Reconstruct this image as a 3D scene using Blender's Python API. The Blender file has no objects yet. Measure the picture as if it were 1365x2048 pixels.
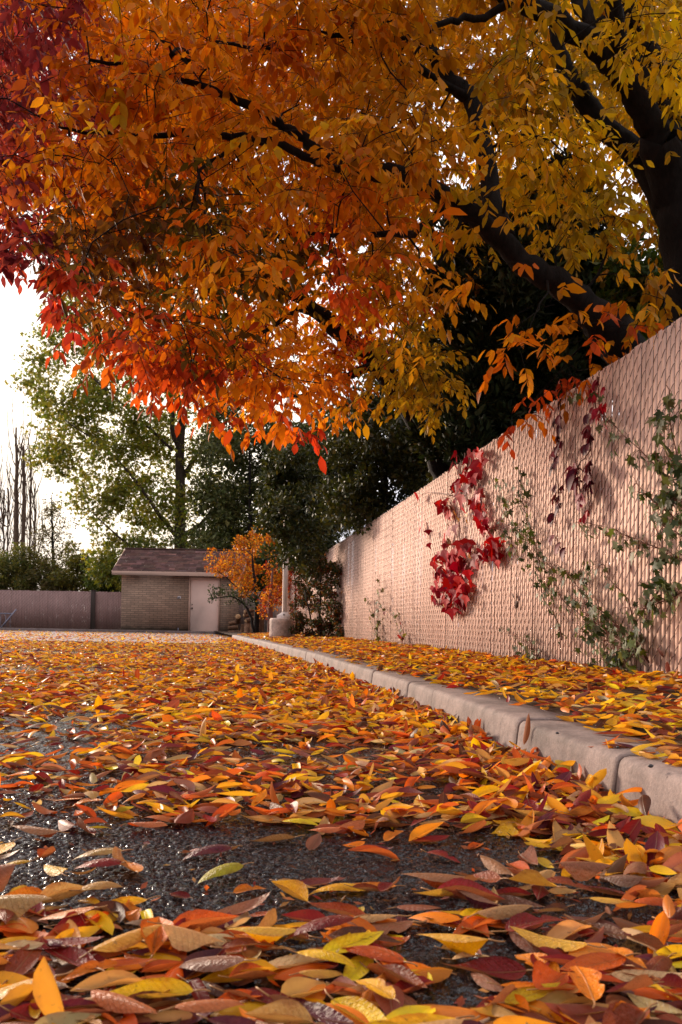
import bpy, math, random
import numpy as np
from mathutils import Vector, Matrix

random.seed(5)
rng = np.random.default_rng(11)
R = math.radians
C = bpy.context.scene.collection

# ------------------------------------------------------------------ camera model (used to place things at their real depth)
FPX, PX, PY, CAMH, ROLL = 1700.0, 682.5, 1251.0, 0.42, R(1.0)
cr, sr = math.cos(ROLL), math.sin(ROLL)

def P(u, v, Y):
    du, dv = u - PX, v - PY
    return Vector((Y / FPX * (du * cr + dv * sr), Y, CAMH + Y / FPX * (du * sr - dv * cr)))

def proj(X, Y, Z):
    a, b = X * FPX / Y, (Z - CAMH) * FPX / Y
    return PX + a * cr + b * sr, PY + a * sr - b * cr

FX0, FY0 = 1.659, 4.20                      # a point of the long fence
FD = Vector((-0.1448, 1.0, 0)).normalized()
FN = Vector((-FD.y, FD.x, 0))               # towards the road
FBASE, FTOP = 0.15, 1.985

def fence_x(Y): return FX0 + FD.x / FD.y * (Y - FY0)

def Pf(u, v, off=0.0):
    """point of the fence plane (moved off metres to the road) seen at pixel u, v"""
    d = P(u, v, 1.0) - Vector((0, 0, CAMH))
    o = Vector((FX0, FY0, 0)) + FN * off
    t = (o - Vector((0, 0, CAMH))).dot(FN) / d.dot(FN)
    return Vector((0, 0, CAMH)) + d * t

KERB = [(1.05, -1.5), (0.654, 2.016), (0.398, 4.24), (-0.2, 8.26), (-1.35, 14.6), (-2.76, 21.6)]
def kerb_x(Y):
    return np.interp(Y, [p[1] for p in KERB], [p[0] for p in KERB])

# ------------------------------------------------------------------ mesh helpers
def link(o, parent=None):
    C.objects.link(o)
    if parent is not None:
        o.parent = parent
        o.matrix_parent_inverse = Matrix.Translation(parent.location).inverted()
    return o

def mesh_np(name, V, faces, mat=None, parent=None, attrs=None, smooth=False, loc=None):
    """faces: list of (n,k) int arrays"""
    me = bpy.data.meshes.new(name)
    V = np.asarray(V, dtype=np.float32)
    if loc is not None: V = V - np.array(loc, dtype=np.float32)
    me.vertices.add(len(V)); me.vertices.foreach_set('co', V.ravel())
    tot, starts, idx, s = 0, [], [], 0
    for f in faces:
        f = np.asarray(f, dtype=np.int32)
        if len(f) == 0: continue
        n, k = f.shape
        starts.append(s + np.arange(n) * k); s += n * k
        idx.append(f.ravel()); tot += n
    idx = np.concatenate(idx); starts = np.concatenate(starts)
    me.loops.add(len(idx)); me.loops.foreach_set('vertex_index', idx.astype(np.int32))
    me.polygons.add(tot); me.polygons.foreach_set('loop_start', starts.astype(np.int32))
    if smooth: me.polygons.foreach_set('use_smooth', np.ones(tot, dtype=bool))
    me.update(calc_edges=True); me.validate()
    for nm, arr in (attrs or {}).items():
        if arr.shape[1] == 4:
            a = me.attributes.new(nm, 'FLOAT_COLOR', 'POINT'); a.data.foreach_set('color', arr.astype(np.float32).ravel())
        else:
            a = me.attributes.new(nm, 'FLOAT_VECTOR', 'POINT'); a.data.foreach_set('vector', arr.astype(np.float32).ravel())
    if mat: me.materials.append(mat)
    o = bpy.data.objects.new(name, me)
    if loc is not None: o.location = loc
    return link(o, parent)

class MB:
    def __init__(s): s.v, s.f, s.n, s.c = [], {3: [], 4: [], 5: [], 6: []}, 0, []
    def add(s, V, faces, col=None):
        V = np.asarray(V, dtype=float).reshape(-1, 3)
        for f in faces:
            s.f.setdefault(len(f), []).append([i + s.n for i in f])
        s.v.append(V); s.n += len(V)
        s.c.append(np.tile(np.array(col if col is not None else (1, 1, 1, 1), dtype=float), (len(V), 1)))
    def box(s, c, size, rz=0.0, col=None, rx=0.0, ry=0.0, bevel=0.0):
        x, y, z = [a / 2 for a in size]
        M = Matrix.Rotation(rz, 3, 'Z') @ Matrix.Rotation(ry, 3, 'Y') @ Matrix.Rotation(rx, 3, 'X')
        if bevel <= 0:
            pts = [(-x,-y,-z),(x,-y,-z),(x,y,-z),(-x,y,-z),(-x,-y,z),(x,-y,z),(x,y,z),(-x,y,z)]
            fs = [(0,3,2,1),(4,5,6,7),(0,1,5,4),(1,2,6,5),(2,3,7,6),(3,0,4,7)]
        else:
            b = min(bevel, x * .9, y * .9, z * .9)
            pts, fs = [], []
            for sx in (-1, 1):
                for sy in (-1, 1):
                    for sz in (-1, 1):
                        pts += [(sx*x, sy*(y-b), sz*(z-b)), (sx*(x-b), sy*y, sz*(z-b)), (sx*(x-b), sy*(y-b), sz*z)]
            def I(sx, sy, sz, k): return (((sx+1)//2)*4 + ((sy+1)//2)*2 + (sz+1)//2)*3 + k
            for a in (-1, 1):
                q = [(-1,-1),(1,-1),(1,1),(-1,1)]
                fs.append([I(a, p, r, 0) for p, r in (q if a > 0 else q[::-1])])
                fs.append([I(p, a, r, 1) for p, r in (q[::-1] if a > 0 else q)])
                fs.append([I(p, r, a, 2) for p, r in (q if a > 0 else q[::-1])])
            for a in (-1, 1):
                for b2 in (-1, 1):
                    fs.append([I(a,b2,-1,0), I(a,b2,1,0), I(a,b2,1,1), I(a,b2,-1,1)])
                    fs.append([I(a,-1,b2,0), I(a,1,b2,0), I(a,1,b2,2), I(a,-1,b2,2)])
                    fs.append([I(-1,a,b2,1), I(1,a,b2,1), I(1,a,b2,2), I(-1,a,b2,2)])
                    for c2 in (-1, 1): fs.append([I(a,b2,c2,0), I(a,b2,c2,1), I(a,b2,c2,2)])
        V = [Vector(c) + M @ Vector(p) for p in pts]
        s.add(V, fs, col)
    def tube(s, pts, rad, sides=6, col=None, cap=True, wob=0.0):
        pts = [Vector(p) for p in pts]; n = len(pts)
        if not hasattr(rad, '__len__'): rad = [rad] * n
        V = []; up = None
        for i in range(n):
            t = (pts[min(i+1, n-1)] - pts[max(i-1, 0)])
            if t.length < 1e-9: t = Vector((0, 0, 1))
            t.normalize()
            if up is None:
                up = t.orthogonal().normalized()
            else:
                up = (up - t * up.dot(t))
                if up.length < 1e-6: up = t.orthogonal()
                up.normalize()
            b = t.cross(up)
            for k in range(sides):
                a = 2 * math.pi * k / sides
                r = rad[i] * (1 + wob * random.uniform(-1, 1))
                V.append(pts[i] + (up * math.cos(a) + b * math.sin(a)) * r)
        F = []
        for i in range(n - 1):
            for k in range(sides):
                k2 = (k + 1) % sides
                F.append((i*sides+k, i*sides+k2, (i+1)*sides+k2, (i+1)*sides+k))
        if cap and sides > 2:
            F.append(tuple(range(sides))[::-1]); F.append(tuple((n-1)*sides + k for k in range(sides)))
        s.add(V, F, col)
    def build(s, name, mat=None, parent=None, smooth=False, loc=None):
        V = np.concatenate(s.v) if s.v else np.zeros((0, 3))
        return mesh_np(name, V, [np.array(f) for f in s.f.values() if f], mat, parent, {'Col': np.concatenate(s.c)}, smooth, loc)

def smooth_path(pts, rad, n=4, jitter=0.0):
    """Catmull-Rom resample"""
    p = [Vector(a) for a in pts]; q, rr = [], []
    for i in range(len(p) - 1):
        p0, p1, p2, p3 = p[max(i-1, 0)], p[i], p[i+1], p[min(i+2, len(p)-1)]
        for k in range(n):
            t = k / n
            w = 0.5 * ((2*p1) + (p2-p0)*t + (2*p0-5*p1+4*p2-p3)*t*t + (3*p1-p0-3*p2+p3)*t*t*t)
            if jitter: w = w + Vector((random.gauss(0, jitter), random.gauss(0, jitter), random.gauss(0, jitter)))
            q.append(w); rr.append(rad[i] + (rad[i+1]-rad[i]) * t)
    q.append(p[-1]); rr.append(rad[-1])
    return q, rr

def thing(name, label, cat, loc=(0, 0, 0), group=None):
    o = bpy.data.objects.new(name, None); C.objects.link(o)
    o.location = loc; o.empty_display_size = .1
    return tag(o, label, cat, group)
def tag(o, label=None, cat=None, group=None, kind=None):
    if label: o['label'] = label
    if cat: o['category'] = cat
    if group: o['group'] = group
    if kind: o['kind'] = kind
    return o

# ------------------------------------------------------------------ leaves
def leaf_tpl(nu, nv, L=1.0, Wd=0.34, p=(0.75, 0.95), cup=0.0, fold=0.0, arch=0.0, twist=0.0, ser=0.0, curl=0.0, roll_=0.0, notch=0.0):
    """blade from base (0,0,0) along +x, width along y, seen face up +z"""
    t = np.linspace(0, 1, nu); s = np.linspace(-1, 1, nv)
    w = np.power(t + 1e-6, p[0]) * np.power(1 - t + 1e-6, p[1]); w = w / w.max() * Wd / 2 + .004
    if ser: w = w * (1 + ser * np.sin(t * 55) + ser * .6 * np.sin(t * 23 + 1))
    V = np.zeros((nu, nv, 3))
    # bent midrib
    ang = arch * (t - .35) + curl * np.clip(t - .7, 0, 1) ** 2 * 9
    dx = np.cos(ang) / (nu - 1) * L; dz = np.sin(ang) / (nu - 1) * L
    mx = np.concatenate([[0], np.cumsum(dx)[:-1]]); mz = np.concatenate([[0], np.cumsum(dz)[:-1]])
    for i in range(nu):
        y = s * w[i]
        if notch: y = np.where(s > 0, y * (1 - notch * math.exp(-((t[i] - .62) / .07) ** 2)), y * (1 - notch * .7 * math.exp(-((t[i] - .33) / .06) ** 2)))
        if abs(cup) > 1e-6:
            a = cup * y / (Wd / 2)
            yy = np.sin(a) / cup * (Wd / 2); zz = (1 - np.cos(a)) / cup * (Wd / 2)
        else: yy, zz = y.copy(), np.zeros_like(y)
        zz = zz + np.abs(y) * math.tan(fold)
        zz = zz + roll_ * np.clip(y / (Wd/2), 0, 1) ** 2 * Wd * .5
        ta = twist * (t[i] - .5)
        y2 = yy * math.cos(ta) - zz * math.sin(ta); z2 = yy * math.sin(ta) + zz * math.cos(ta)
        V[i, :, 0] = mx[i] - math.sin(ang[i]) * z2; V[i, :, 1] = y2; V[i, :, 2] = mz[i] + math.cos(ang[i]) * z2
    V = V.reshape(-1, 3)
    luv = np.zeros((nu, nv, 3)); luv[:, :, 0] = t[:, None]; luv[:, :, 1] = s[None, :] * (w / (Wd/2))[:, None]; luv = luv.reshape(-1, 3)
    i, j = np.meshgrid(np.arange(nu - 1), np.arange(nv - 1), indexing='ij'); a = (i * nv + j).ravel()
    return V, np.stack([a, a + nv, a + nv + 1, a + 1], 1), luv

def lobed_tpl(lobes, L=1.0, fold=.25, depth=.45, droop=.3):
    """palmate blade: fan of lobes round the base (maple, grape, hawthorn)"""
    V, F, U = [(0, 0, 0)], [], [(0, 0, 0)]
    n = len(lobes); rim = []
    for k, (a, l) in enumerate(lobes):
        rim.append((a, l))
        if k < n - 1: rim.append(((a + lobes[k+1][0]) / 2, min(l, lobes[k+1][1]) * depth))
    rim = [(lobes[0][0] - .5, lobes[0][1] * .4)] + rim + [(lobes[-1][0] + .5, lobes[-1][1] * .4)]
    for a, l in rim:
        x, y = math.cos(a) * l * L, math.sin(a) * l * L
        V.append((x, y, abs(y) * fold - droop * (x*x + y*y) / L)); U.append((l, .9, 0))
    F = np.array([(0, k, k + 1) for k in range(1, len(rim))])
    return np.array(V, dtype=float), F, np.array(U, dtype=float)

def rots(n, yaw=None, tilt_sd=0.35, flip=0.0):
    yaw = rng.uniform(0, 2*np.pi, n) if yaw is None else yaw
    tx = rng.normal(0, tilt_sd, n); ty = rng.normal(0, tilt_sd, n)
    tx = tx + (rng.random(n) < flip) * np.pi
    cz, sz, cx, sx, cy, sy = np.cos(yaw), np.sin(yaw), np.cos(tx), np.sin(tx), np.cos(ty), np.sin(ty)
    Rz = np.zeros((n,3,3)); Rz[:,0,0]=cz; Rz[:,0,1]=-sz; Rz[:,1,0]=sz; Rz[:,1,1]=cz; Rz[:,2,2]=1
    Rx = np.zeros((n,3,3)); Rx[:,0,0]=1; Rx[:,1,1]=cx; Rx[:,1,2]=-sx; Rx[:,2,1]=sx; Rx[:,2,2]=cx
    Ry = np.zeros((n,3,3)); Ry[:,1,1]=1; Ry[:,0,0]=cy; Ry[:,0,2]=sy; Ry[:,2,0]=-sy; Ry[:,2,2]=cy
    return Rz @ Ry @ Rx

def rots_dir(D, roll=None):
    """x axis along D, random roll"""
    n = len(D); D = D / np.linalg.norm(D, axis=1, keepdims=True)
    h = np.tile(np.array([0, 0, 1.0]), (n, 1)); par = np.abs(D[:, 2]) > .97; h[par] = (1, 0, 0)
    y = np.cross(h, D); y /= np.linalg.norm(y, axis=1, keepdims=True); z = np.cross(D, y)
    roll = rng.uniform(0, 2*np.pi, n) if roll is None else roll
    c, s = np.cos(roll)[:, None], np.sin(roll)[:, None]
    return np.stack([D, y * c + z * s, z * c - y * s], 2)

class Leaves:
    """many leaf blades gathered into one mesh"""
    def __init__(s): s.V, s.F, s.Cc, s.U, s.n = [], {}, [], [], 0
    def add(s, tpl, pos, rot, scale, col):
        V, F, U = tpl; n = len(pos)
        if n == 0: return
        sc = np.asarray(scale, dtype=float)
        if sc.ndim == 0: sc = np.full(n, sc)
        W_ = np.einsum('nij,mj->nmi', rot, V) * sc[:, None, None] + np.asarray(pos)[:, None, :]
        m = len(V)
        s.V.append(W_.reshape(-1, 3).astype(np.float32))
        s.F.setdefault(F.shape[1], []).append((F[None] + (np.arange(n) * m)[:, None, None] + s.n).reshape(-1, F.shape[1]))
        c = np.ones((n, 4)); c[:, :3] = col
        s.Cc.append(np.repeat(c, m, 0).astype(np.float32)); s.U.append(np.tile(U, (n, 1)).astype(np.float32))
        s.n += n * m
    def build(s, name, mat, parent=None, loc=None, smooth=True):
        return mesh_np(name, np.concatenate(s.V), [np.concatenate(f) for f in s.F.values()], mat, parent,
                       {'Col': np.concatenate(s.Cc), 'luv': np.concatenate(s.U)}, smooth, loc)

def jitter_col(c, n, v=.18, h=.06):
    c = np.asarray(c, dtype=float)
    if c.ndim == 1: c = np.tile(c, (n, 1))
    k = np.exp(rng.normal(0, v, (n, 1))); return np.clip(c * k * np.exp(rng.normal(0, h, (n, 3))), 0.002, .95)

# ------------------------------------------------------------------ materials
def new_mat(name):
    m = bpy.data.materials.new(name); m.use_nodes = True
    nt = m.node_tree; nt.nodes.clear()
    out = nt.nodes.new('ShaderNodeOutputMaterial')
    return m, nt, out
def N(nt, t, **kw):
    n = nt.nodes.new(t)
    for k, v in kw.items():
        if k in n.inputs: n.inputs[k].default_value = v
        else: setattr(n, k, v)
    return n
def L(nt, a, b): nt.links.new(a, b)
def math_n(nt, op, a, b=None, clamp=False):
    n = nt.nodes.new('ShaderNodeMath'); n.operation = op; n.use_clamp = clamp
    for i, x in enumerate((a, b)):
        if x is None: continue
        if isinstance(x, (int, float)): n.inputs[i].default_value = x
        else: L(nt, x, n.inputs[i])
    return n.outputs[0]
def mixc(nt, f, a, b, mode='MIX'):
    n = nt.nodes.new('ShaderNodeMix'); n.data_type = 'RGBA'; n.blend_type = mode
    for sock, x in ((n.inputs[0], f), (n.inputs[6], a), (n.inputs[7], b)):
        if isinstance(x, (int, float)): sock.default_value = x
        elif isinstance(x, tuple): sock.default_value = x if len(x) == 4 else (*x, 1)
        else: L(nt, x, sock)
    return n.outputs[2]
def ramp(nt, fac, stops):
    n = nt.nodes.new('ShaderNodeValToRGB'); e = n.color_ramp.elements
    while len(e) < len(stops): e.new(.5)
    for i, (p, c) in enumerate(stops):
        e[i].position = p; e[i].color = (c, c, c, 1) if isinstance(c, (int, float)) else (*c, 1)
    L(nt, fac, n.inputs[0]); return n.outputs[0]
def noise(nt, scale, detail=4, rough=.6, vec=None, dim='3D'):
    n = N(nt, 'ShaderNodeTexNoise', Scale=scale, Detail=detail, Roughness=rough)
    if vec is not None: L(nt, vec, n.inputs['Vector'])
    return n
def objco(nt): return nt.nodes.new('ShaderNodeTexCoord').outputs['Object']

def leaf_mat(name, trans=.35, rough=.45, spec=.35, under=.0, use_obj_color=False, dew=0.0, veins=0.0, tmul=(1.15, 1.0, .7)):
    m, nt, out = new_mat(name)
    if use_obj_color: col = N(nt, 'ShaderNodeObjectInfo').outputs['Color']
    else: col = N(nt, 'ShaderNodeAttribute', attribute_name='Col').outputs['Color']
    uv = N(nt, 'ShaderNodeAttribute', attribute_name='luv').outputs['Vector']
    bump_h = None
    tc = objco(nt); q = 1.0
    if use_obj_color:      # single leaves are built one unit long and scaled down
        q = .085; va = nt.nodes.new('ShaderNodeVectorMath'); va.operation = 'ADD'; L(nt, tc, va.inputs[0])
        L(nt, math_n(nt, 'MULTIPLY', N(nt, 'ShaderNodeObjectInfo').outputs['Random'], 60.0), va.inputs[1]); tc = va.outputs[0]
    if veins:
        sep = nt.nodes.new('ShaderNodeSeparateXYZ'); L(nt, uv, sep.inputs[0])
        ay = math_n(nt, 'ABSOLUTE', sep.outputs['Y'])
        mid = math_n(nt, 'SUBTRACT', 1.0, math_n(nt, 'DIVIDE', ay, .07), True)
        x = math_n(nt, 'SUBTRACT', math_n(nt, 'MULTIPLY', sep.outputs['X'], 11.0), math_n(nt, 'MULTIPLY', ay, 2.2))
        fr = math_n(nt, 'ABSOLUTE', math_n(nt, 'SUBTRACT', math_n(nt, 'FRACT', x), .5))
        side = math_n(nt, 'SUBTRACT', 1.0, math_n(nt, 'DIVIDE', fr, .09), True)
        vein = math_n(nt, 'MAXIMUM', mid, math_n(nt, 'MULTIPLY', side, .28))
        nz = noise(nt, 150 * q, 4, .6, tc).outputs['Fac']
        nz2 = noise(nt, 38 * q, 4, .65, tc).outputs['Fac']; nz3 = noise(nt, 22 * q, 2, .5, tc).outputs['Fac']
        blot = ramp(nt, nz2, [(.42, 0.), (.62, 1.)])
        col = mixc(nt, math_n(nt, 'MULTIPLY', blot, .30 if use_obj_color else .14), col, mixc(nt, 1.0, col, (.62, .34, .34), 'MULTIPLY'))
        rim = ramp(nt, math_n(nt, 'ADD', math_n(nt, 'MULTIPLY', math_n(nt, 'ADD', ay, math_n(nt, 'MULTIPLY', math_n(nt, 'POWER', sep.outputs['X'], 5.0), .7)), .75), math_n(nt, 'MULTIPLY', nz2, .55)), [(.82, 0.), (1.08, 1.)])
        col = mixc(nt, math_n(nt, 'MULTIPLY', rim, .5 if use_obj_color else .28), col, mixc(nt, 1.0, col, (.42, .20, .16), 'MULTIPLY'))
        flush = ramp(nt, nz3, [(.48, 0.), (.66, 1.)])
        col = mixc(nt, math_n(nt, 'MULTIPLY', flush, .32 if use_obj_color else .14), col, mixc(nt, .5, col, (.55, .16, .02)))
        spots = ramp(nt, nz, [(.62, 0.), (.68, 1.)])
        col = mixc(nt, math_n(nt, 'MULTIPLY', spots, .55 if use_obj_color else .3), col, (.06, .025, .015))
        col = mixc(nt, math_n(nt, 'MULTIPLY', vein, .24 * veins), col, (.70, .45, .20))
        bump_h = math_n(nt, 'ADD', math_n(nt, 'MULTIPLY', vein, .8), math_n(nt, 'MULTIPLY', nz, .6))
    if under:
        bf = N(nt, 'ShaderNodeNewGeometry').outputs['Backfacing']
        pale = mixc(nt, .45, mixc(nt, under, col, (.58, .38, .17)), (.58, .34, .16))
        col = mixc(nt, math_n(nt, 'MULTIPLY', bf, under), col, pale)
    b = N(nt, 'ShaderNodeBsdfPrincipled', Roughness=rough); b.inputs['Specular IOR Level'].default_value = spec
    L(nt, col, b.inputs['Base Color'])
    if bump_h is not None or dew:
        h = bump_h
        if dew:
            vo = N(nt, 'ShaderNodeTexVoronoi', Scale=420.0 * q); L(nt, tc, vo.inputs['Vector'])
            drop = ramp(nt, vo.outputs['Distance'], [(.12, 1.), (.32, 0.)])
            where = ramp(nt, noise(nt, 30 * q, 2, .5, tc).outputs['Fac'], [(.5, 0.), (.62, 1.)])
            dr = math_n(nt, 'MULTIPLY', drop, where)
            L(nt, math_n(nt, 'SUBTRACT', rough, math_n(nt, 'MULTIPLY', dr, rough * .75)), b.inputs['Roughness'])
            h = math_n(nt, 'ADD', h, math_n(nt, 'MULTIPLY', dr, 1.6)) if h is not None else dr
        bp = N(nt, 'ShaderNodeBump', Strength=.6, Distance=.0012 if not use_obj_color else .02); L(nt, h, bp.inputs['Height']); L(nt, bp.outputs[0], b.inputs['Normal'])
    tr = N(nt, 'ShaderNodeBsdfTranslucent'); L(nt, mixc(nt, 1.0, col, tmul, 'MULTIPLY'), tr.inputs['Color'])
    mx = N(nt, 'ShaderNodeMixShader', Fac=trans); L(nt, b.outputs[0], mx.inputs[1]); L(nt, tr.outputs[0], mx.inputs[2])
    L(nt, mx.outputs[0], out.inputs['Surface'])
    return m

def simple_mat(name, base, rough=.7, spec=.3, metal=0., var=.25, scale=8., bump=.0, bscale=60., dark=None, attr=False, bdist=.003):
    m, nt, out = new_mat(name); tc = objco(nt)
    b = N(nt, 'ShaderNodeBsdfPrincipled', Roughness=rough, Metallic=metal); b.inputs['Specular IOR Level'].default_value = spec
    nz = noise(nt, scale, 6, .65, tc).outputs['Fac']
    dk = dark or tuple(x * (1 - var) for x in base); br = tuple(min(1, x * (1 + var * .5)) for x in base)
    col = ramp(nt, nz, [(.3, dk), (.7, br)])
    if attr: col = mixc(nt, 1.0, col, N(nt, 'ShaderNodeAttribute', attribute_name='Col').outputs['Color'], 'MULTIPLY')
    L(nt, col, b.inputs['Base Color'])
    if bump:
        bp = N(nt, 'ShaderNodeBump', Strength=bump, Distance=bdist); L(nt, noise(nt, bscale, 5, .7, tc).outputs['Fac'], bp.inputs['Height']); L(nt, bp.outputs[0], b.inputs['Normal'])
    L(nt, b.outputs[0], out.inputs['Surface'])
    return m

def bark_mat(name, base, scale=18.):
    m, nt, out = new_mat(name); tc = objco(nt)
    mp = N(nt, 'ShaderNodeMapping'); mp.inputs['Scale'].default_value = (1, 1, .28); L(nt, tc, mp.inputs['Vector'])
    nz = noise(nt, scale, 8, .72, mp.outputs[0]).outputs['Fac']
    col = ramp(nt, nz, [(.32, tuple(x*.35 for x in base)), (.55, base), (.75, tuple(x*1.7 for x in base))])
    b = N(nt, 'ShaderNodeBsdfPrincipled', Roughness=.85); b.inputs['Specular IOR Level'].default_value = .2
    L(nt, col, b.inputs['Base Color'])
    bp = N(nt, 'ShaderNodeBump', Strength=.9, Distance=.02); L(nt, nz, bp.inputs['Height']); L(nt, bp.outputs[0], b.inputs['Normal'])
    L(nt, b.outputs[0], out.inputs['Surface']); return m

def concrete_mat(name, base, wet=.0):
    m, nt, out = new_mat(name); tc = objco(nt)
    n1 = noise(nt, 3.2, 6, .7, tc).outputs['Fac']; n2 = noise(nt, 140, 4, .7, tc).outputs['Fac']; n3 = noise(nt, 22, 5, .7, tc).outputs['Fac']
    col = ramp(nt, n1, [(.32, tuple(x*.48 for x in base)), (.52, base), (.75, tuple(x*1.2 for x in base))])
    col = mixc(nt, .55, col, mixc(nt, 1.0, col, ramp(nt, n2, [(.3, .55), (.7, 1.3)]), 'MULTIPLY'))
    col = mixc(nt, .5, col, mixc(nt, 1.0, col, ramp(nt, n3, [(.35, .6), (.6, 1.15)]), 'MULTIPLY'))
    pit = ramp(nt, noise(nt, 48, 3, .6, tc).outputs['Fac'], [(.68, 0.), (.73, 1.)])
    col = mixc(nt, math_n(nt, 'MULTIPLY', pit, .7), col, (.05, .04, .04))
    b = N(nt, 'ShaderNodeBsdfPrincipled', Roughness=.78); b.inputs['Specular IOR Level'].default_value = .35
    L(nt, col, b.inputs['Base Color'])
    h = math_n(nt, 'SUBTRACT', math_n(nt, 'ADD', math_n(nt, 'MULTIPLY', n2, .6), n3), math_n(nt, 'MULTIPLY', pit, 1.2))
    bp = N(nt, 'ShaderNodeBump', Strength=.6, Distance=.004); L(nt, h, bp.inputs['Height']); L(nt, bp.outputs[0], b.inputs['Normal'])
    L(nt, b.outputs[0], out.inputs['Surface']); return m

def asphalt_mat():
    m, nt, out = new_mat('wet_asphalt'); tc = objco(nt)
    vo = N(nt, 'ShaderNodeTexVoronoi', Scale=110.0, Randomness=1.0); L(nt, tc, vo.inputs['Vector'])
    v2 = N(nt, 'ShaderNodeTexVoronoi', Scale=260.0); L(nt, tc, v2.inputs['Vector'])
    big = noise(nt, .9, 4, .6, tc).outputs['Fac']
    cell = ramp(nt, N(nt, 'ShaderNodeRGBToBW').outputs[0] if False else vo.outputs['Color'], [(.2, (.004, .004, .005)), (.8, (.020, .018, .021))])
    col = mixc(nt, .4, cell, mixc(nt, 1.0, cell, ramp(nt, big, [(.35, .5), (.65, 1.25)]), 'MULTIPLY'))
    b = N(nt, 'ShaderNodeBsdfPrincipled', Roughness=.3); b.inputs['Specular IOR Level'].default_value = .42
    L(nt, col, b.inputs['Base Color'])
    L(nt, ramp(nt, noise(nt, 2.3, 4, .6, tc).outputs['Fac'], [(.35, .07), (.65, .22)]), b.inputs['Roughness'])
    h = math_n(nt, 'ADD', math_n(nt, 'MULTIPLY', vo.outputs['Distance'], -1.0), math_n(nt, 'MULTIPLY', v2.outputs['Distance'], -.4))
    bp = N(nt, 'ShaderNodeBump', Strength=.5, Distance=.005); L(nt, h, bp.inputs['Height']); L(nt, bp.outputs[0], b.inputs['Normal'])
    L(nt, b.outputs[0], out.inputs['Surface']); return m

def brick_mat():
    m, nt, out = new_mat('tan_brick'); tc = objco(nt)
    mp = N(nt, 'ShaderNodeMapping'); mp.inputs['Rotation'].default_value = (R(90), 0, 0); L(nt, tc, mp.inputs['Vector'])
    # use x+y, z so that both wall directions carry courses
    sp = nt.nodes.new('ShaderNodeSeparateXYZ'); L(nt, tc, sp.inputs[0])
    cb = nt.nodes.new('ShaderNodeCombineXYZ'); L(nt, math_n(nt, 'ADD', sp.outputs[0], sp.outputs[1]), cb.inputs[0]); L(nt, sp.outputs[2], cb.inputs[1])
    br = N(nt, 'ShaderNodeTexBrick', Scale=1.0); L(nt, cb.outputs[0], br.inputs['Vector'])
    br.inputs['Brick Width'].default_value = .30; br.inputs['Row Height'].default_value = .083; br.inputs['Mortar Size'].default_value = .009
    br.inputs['Color1'].default_value = (.36, .235, .165, 1); br.inputs['Color2'].default_value = (.27, .175, .125, 1); br.inputs['Mortar'].default_value = (.15, .11, .085, 1)
    nz = noise(nt, 1.6, 5, .65, tc).outputs['Fac']
    col = mixc(nt, .5, br.outputs['Color'], mixc(nt, 1.0, br.outputs['Color'], ramp(nt, nz, [(.3, .65), (.7, 1.25)]), 'MULTIPLY'))
    # bottom courses tinted darker brown
    foot = math_n(nt, 'ADD', math_n(nt, 'MULTIPLY', sp.outputs[2], 2.1), math_n(nt, 'MULTIPLY', nz, .8))
    col = mixc(nt, ramp(nt, foot, [(.75, .75), (1.25, 0.)]), col, (.085, .062, .04))
    b = N(nt, 'ShaderNodeBsdfPrincipled', Roughness=.85); L(nt, col, b.inputs['Base Color'])
    bp = N(nt, 'ShaderNodeBump', Strength=.7, Distance=.008); L(nt, math_n(nt, 'SUBTRACT', 1.0, br.outputs['Fac']), bp.inputs['Height']); L(nt, bp.outputs[0], b.inputs['Normal'])
    L(nt, b.outputs[0], out.inputs['Surface']); return m

M = {}
M['ash'] = leaf_mat('ash_leaf', trans=.6, rough=.5, spec=.16, tmul=(1.45, 1.2, .5))
M['green'] = leaf_mat('green_leaf', trans=.32, rough=.5, spec=.25, tmul=(1.2, 1.25, .45))
M['airy'] = leaf_mat('sycamore_leaf', trans=.6, rough=.5, spec=.15, tmul=(1.3, 1.2, .4))
M['glossy'] = leaf_mat('evergreen_leaf', trans=.2, rough=.5, spec=.22, tmul=(1.2, 1.15, .5))
M['needle'] = leaf_mat('conifer_spray', trans=.08, rough=.65, spec=.15)
M['vine'] = leaf_mat('creeper_leaf', trans=.2, rough=.5, spec=.15)
M['litter'] = leaf_mat('fallen_leaf_litter', trans=.42, rough=.42, spec=.25, under=.28, veins=.7)
M['fallen'] = leaf_mat('fallen_leaf', trans=.26, rough=.4, spec=.3, under=.42, use_obj_color=True, dew=1.0, veins=1.0)
M['stalk'] = simple_mat('leaf_stalk', (.36, .17, .06), .5, .3)
M['bark'] = bark_mat('ash_bark', (.015, .0105, .009), 30.)
M['bark2'] = bark_mat('grey_bark', (.07, .048, .036)); M['bark3'] = bark_mat('poplar_bark', (.15, .095, .065))
M['twig'] = simple_mat('thin_twig', (.035, .022, .017), .8, .2)
M['vstem'] = simple_mat('vine_stem', (.17, .06, .035), .6, .3)
M['asphalt'] = asphalt_mat()
M['soil'] = simple_mat('verge_soil', (.06, .035, .022), .9, .2, var=.5, scale=14, bump=.8, bscale=40, bdist=.02)
M['ground'] = simple_mat('ground_soil', (.07, .055, .035), .95, .2, var=.4, scale=3)
M['kerb'] = concrete_mat('kerb_concrete', (.25, .185, .165))
M['base_c'] = concrete_mat('base_concrete', (.66, .48, .40))
M['pave'] = concrete_mat('grey_concrete', (.16, .12, .115))
M['glare'] = concrete_mat('pale_glare', (.40, .32, .305))
M['slat'] = simple_mat('pink_slat', (.86, .575, .47), .7, .15, var=.2, scale=1.3, attr=True)
M['slat_b'] = simple_mat('mauve_slat', (.33, .20, .185), .55, .35, var=.16, scale=2.0, attr=True)
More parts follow.
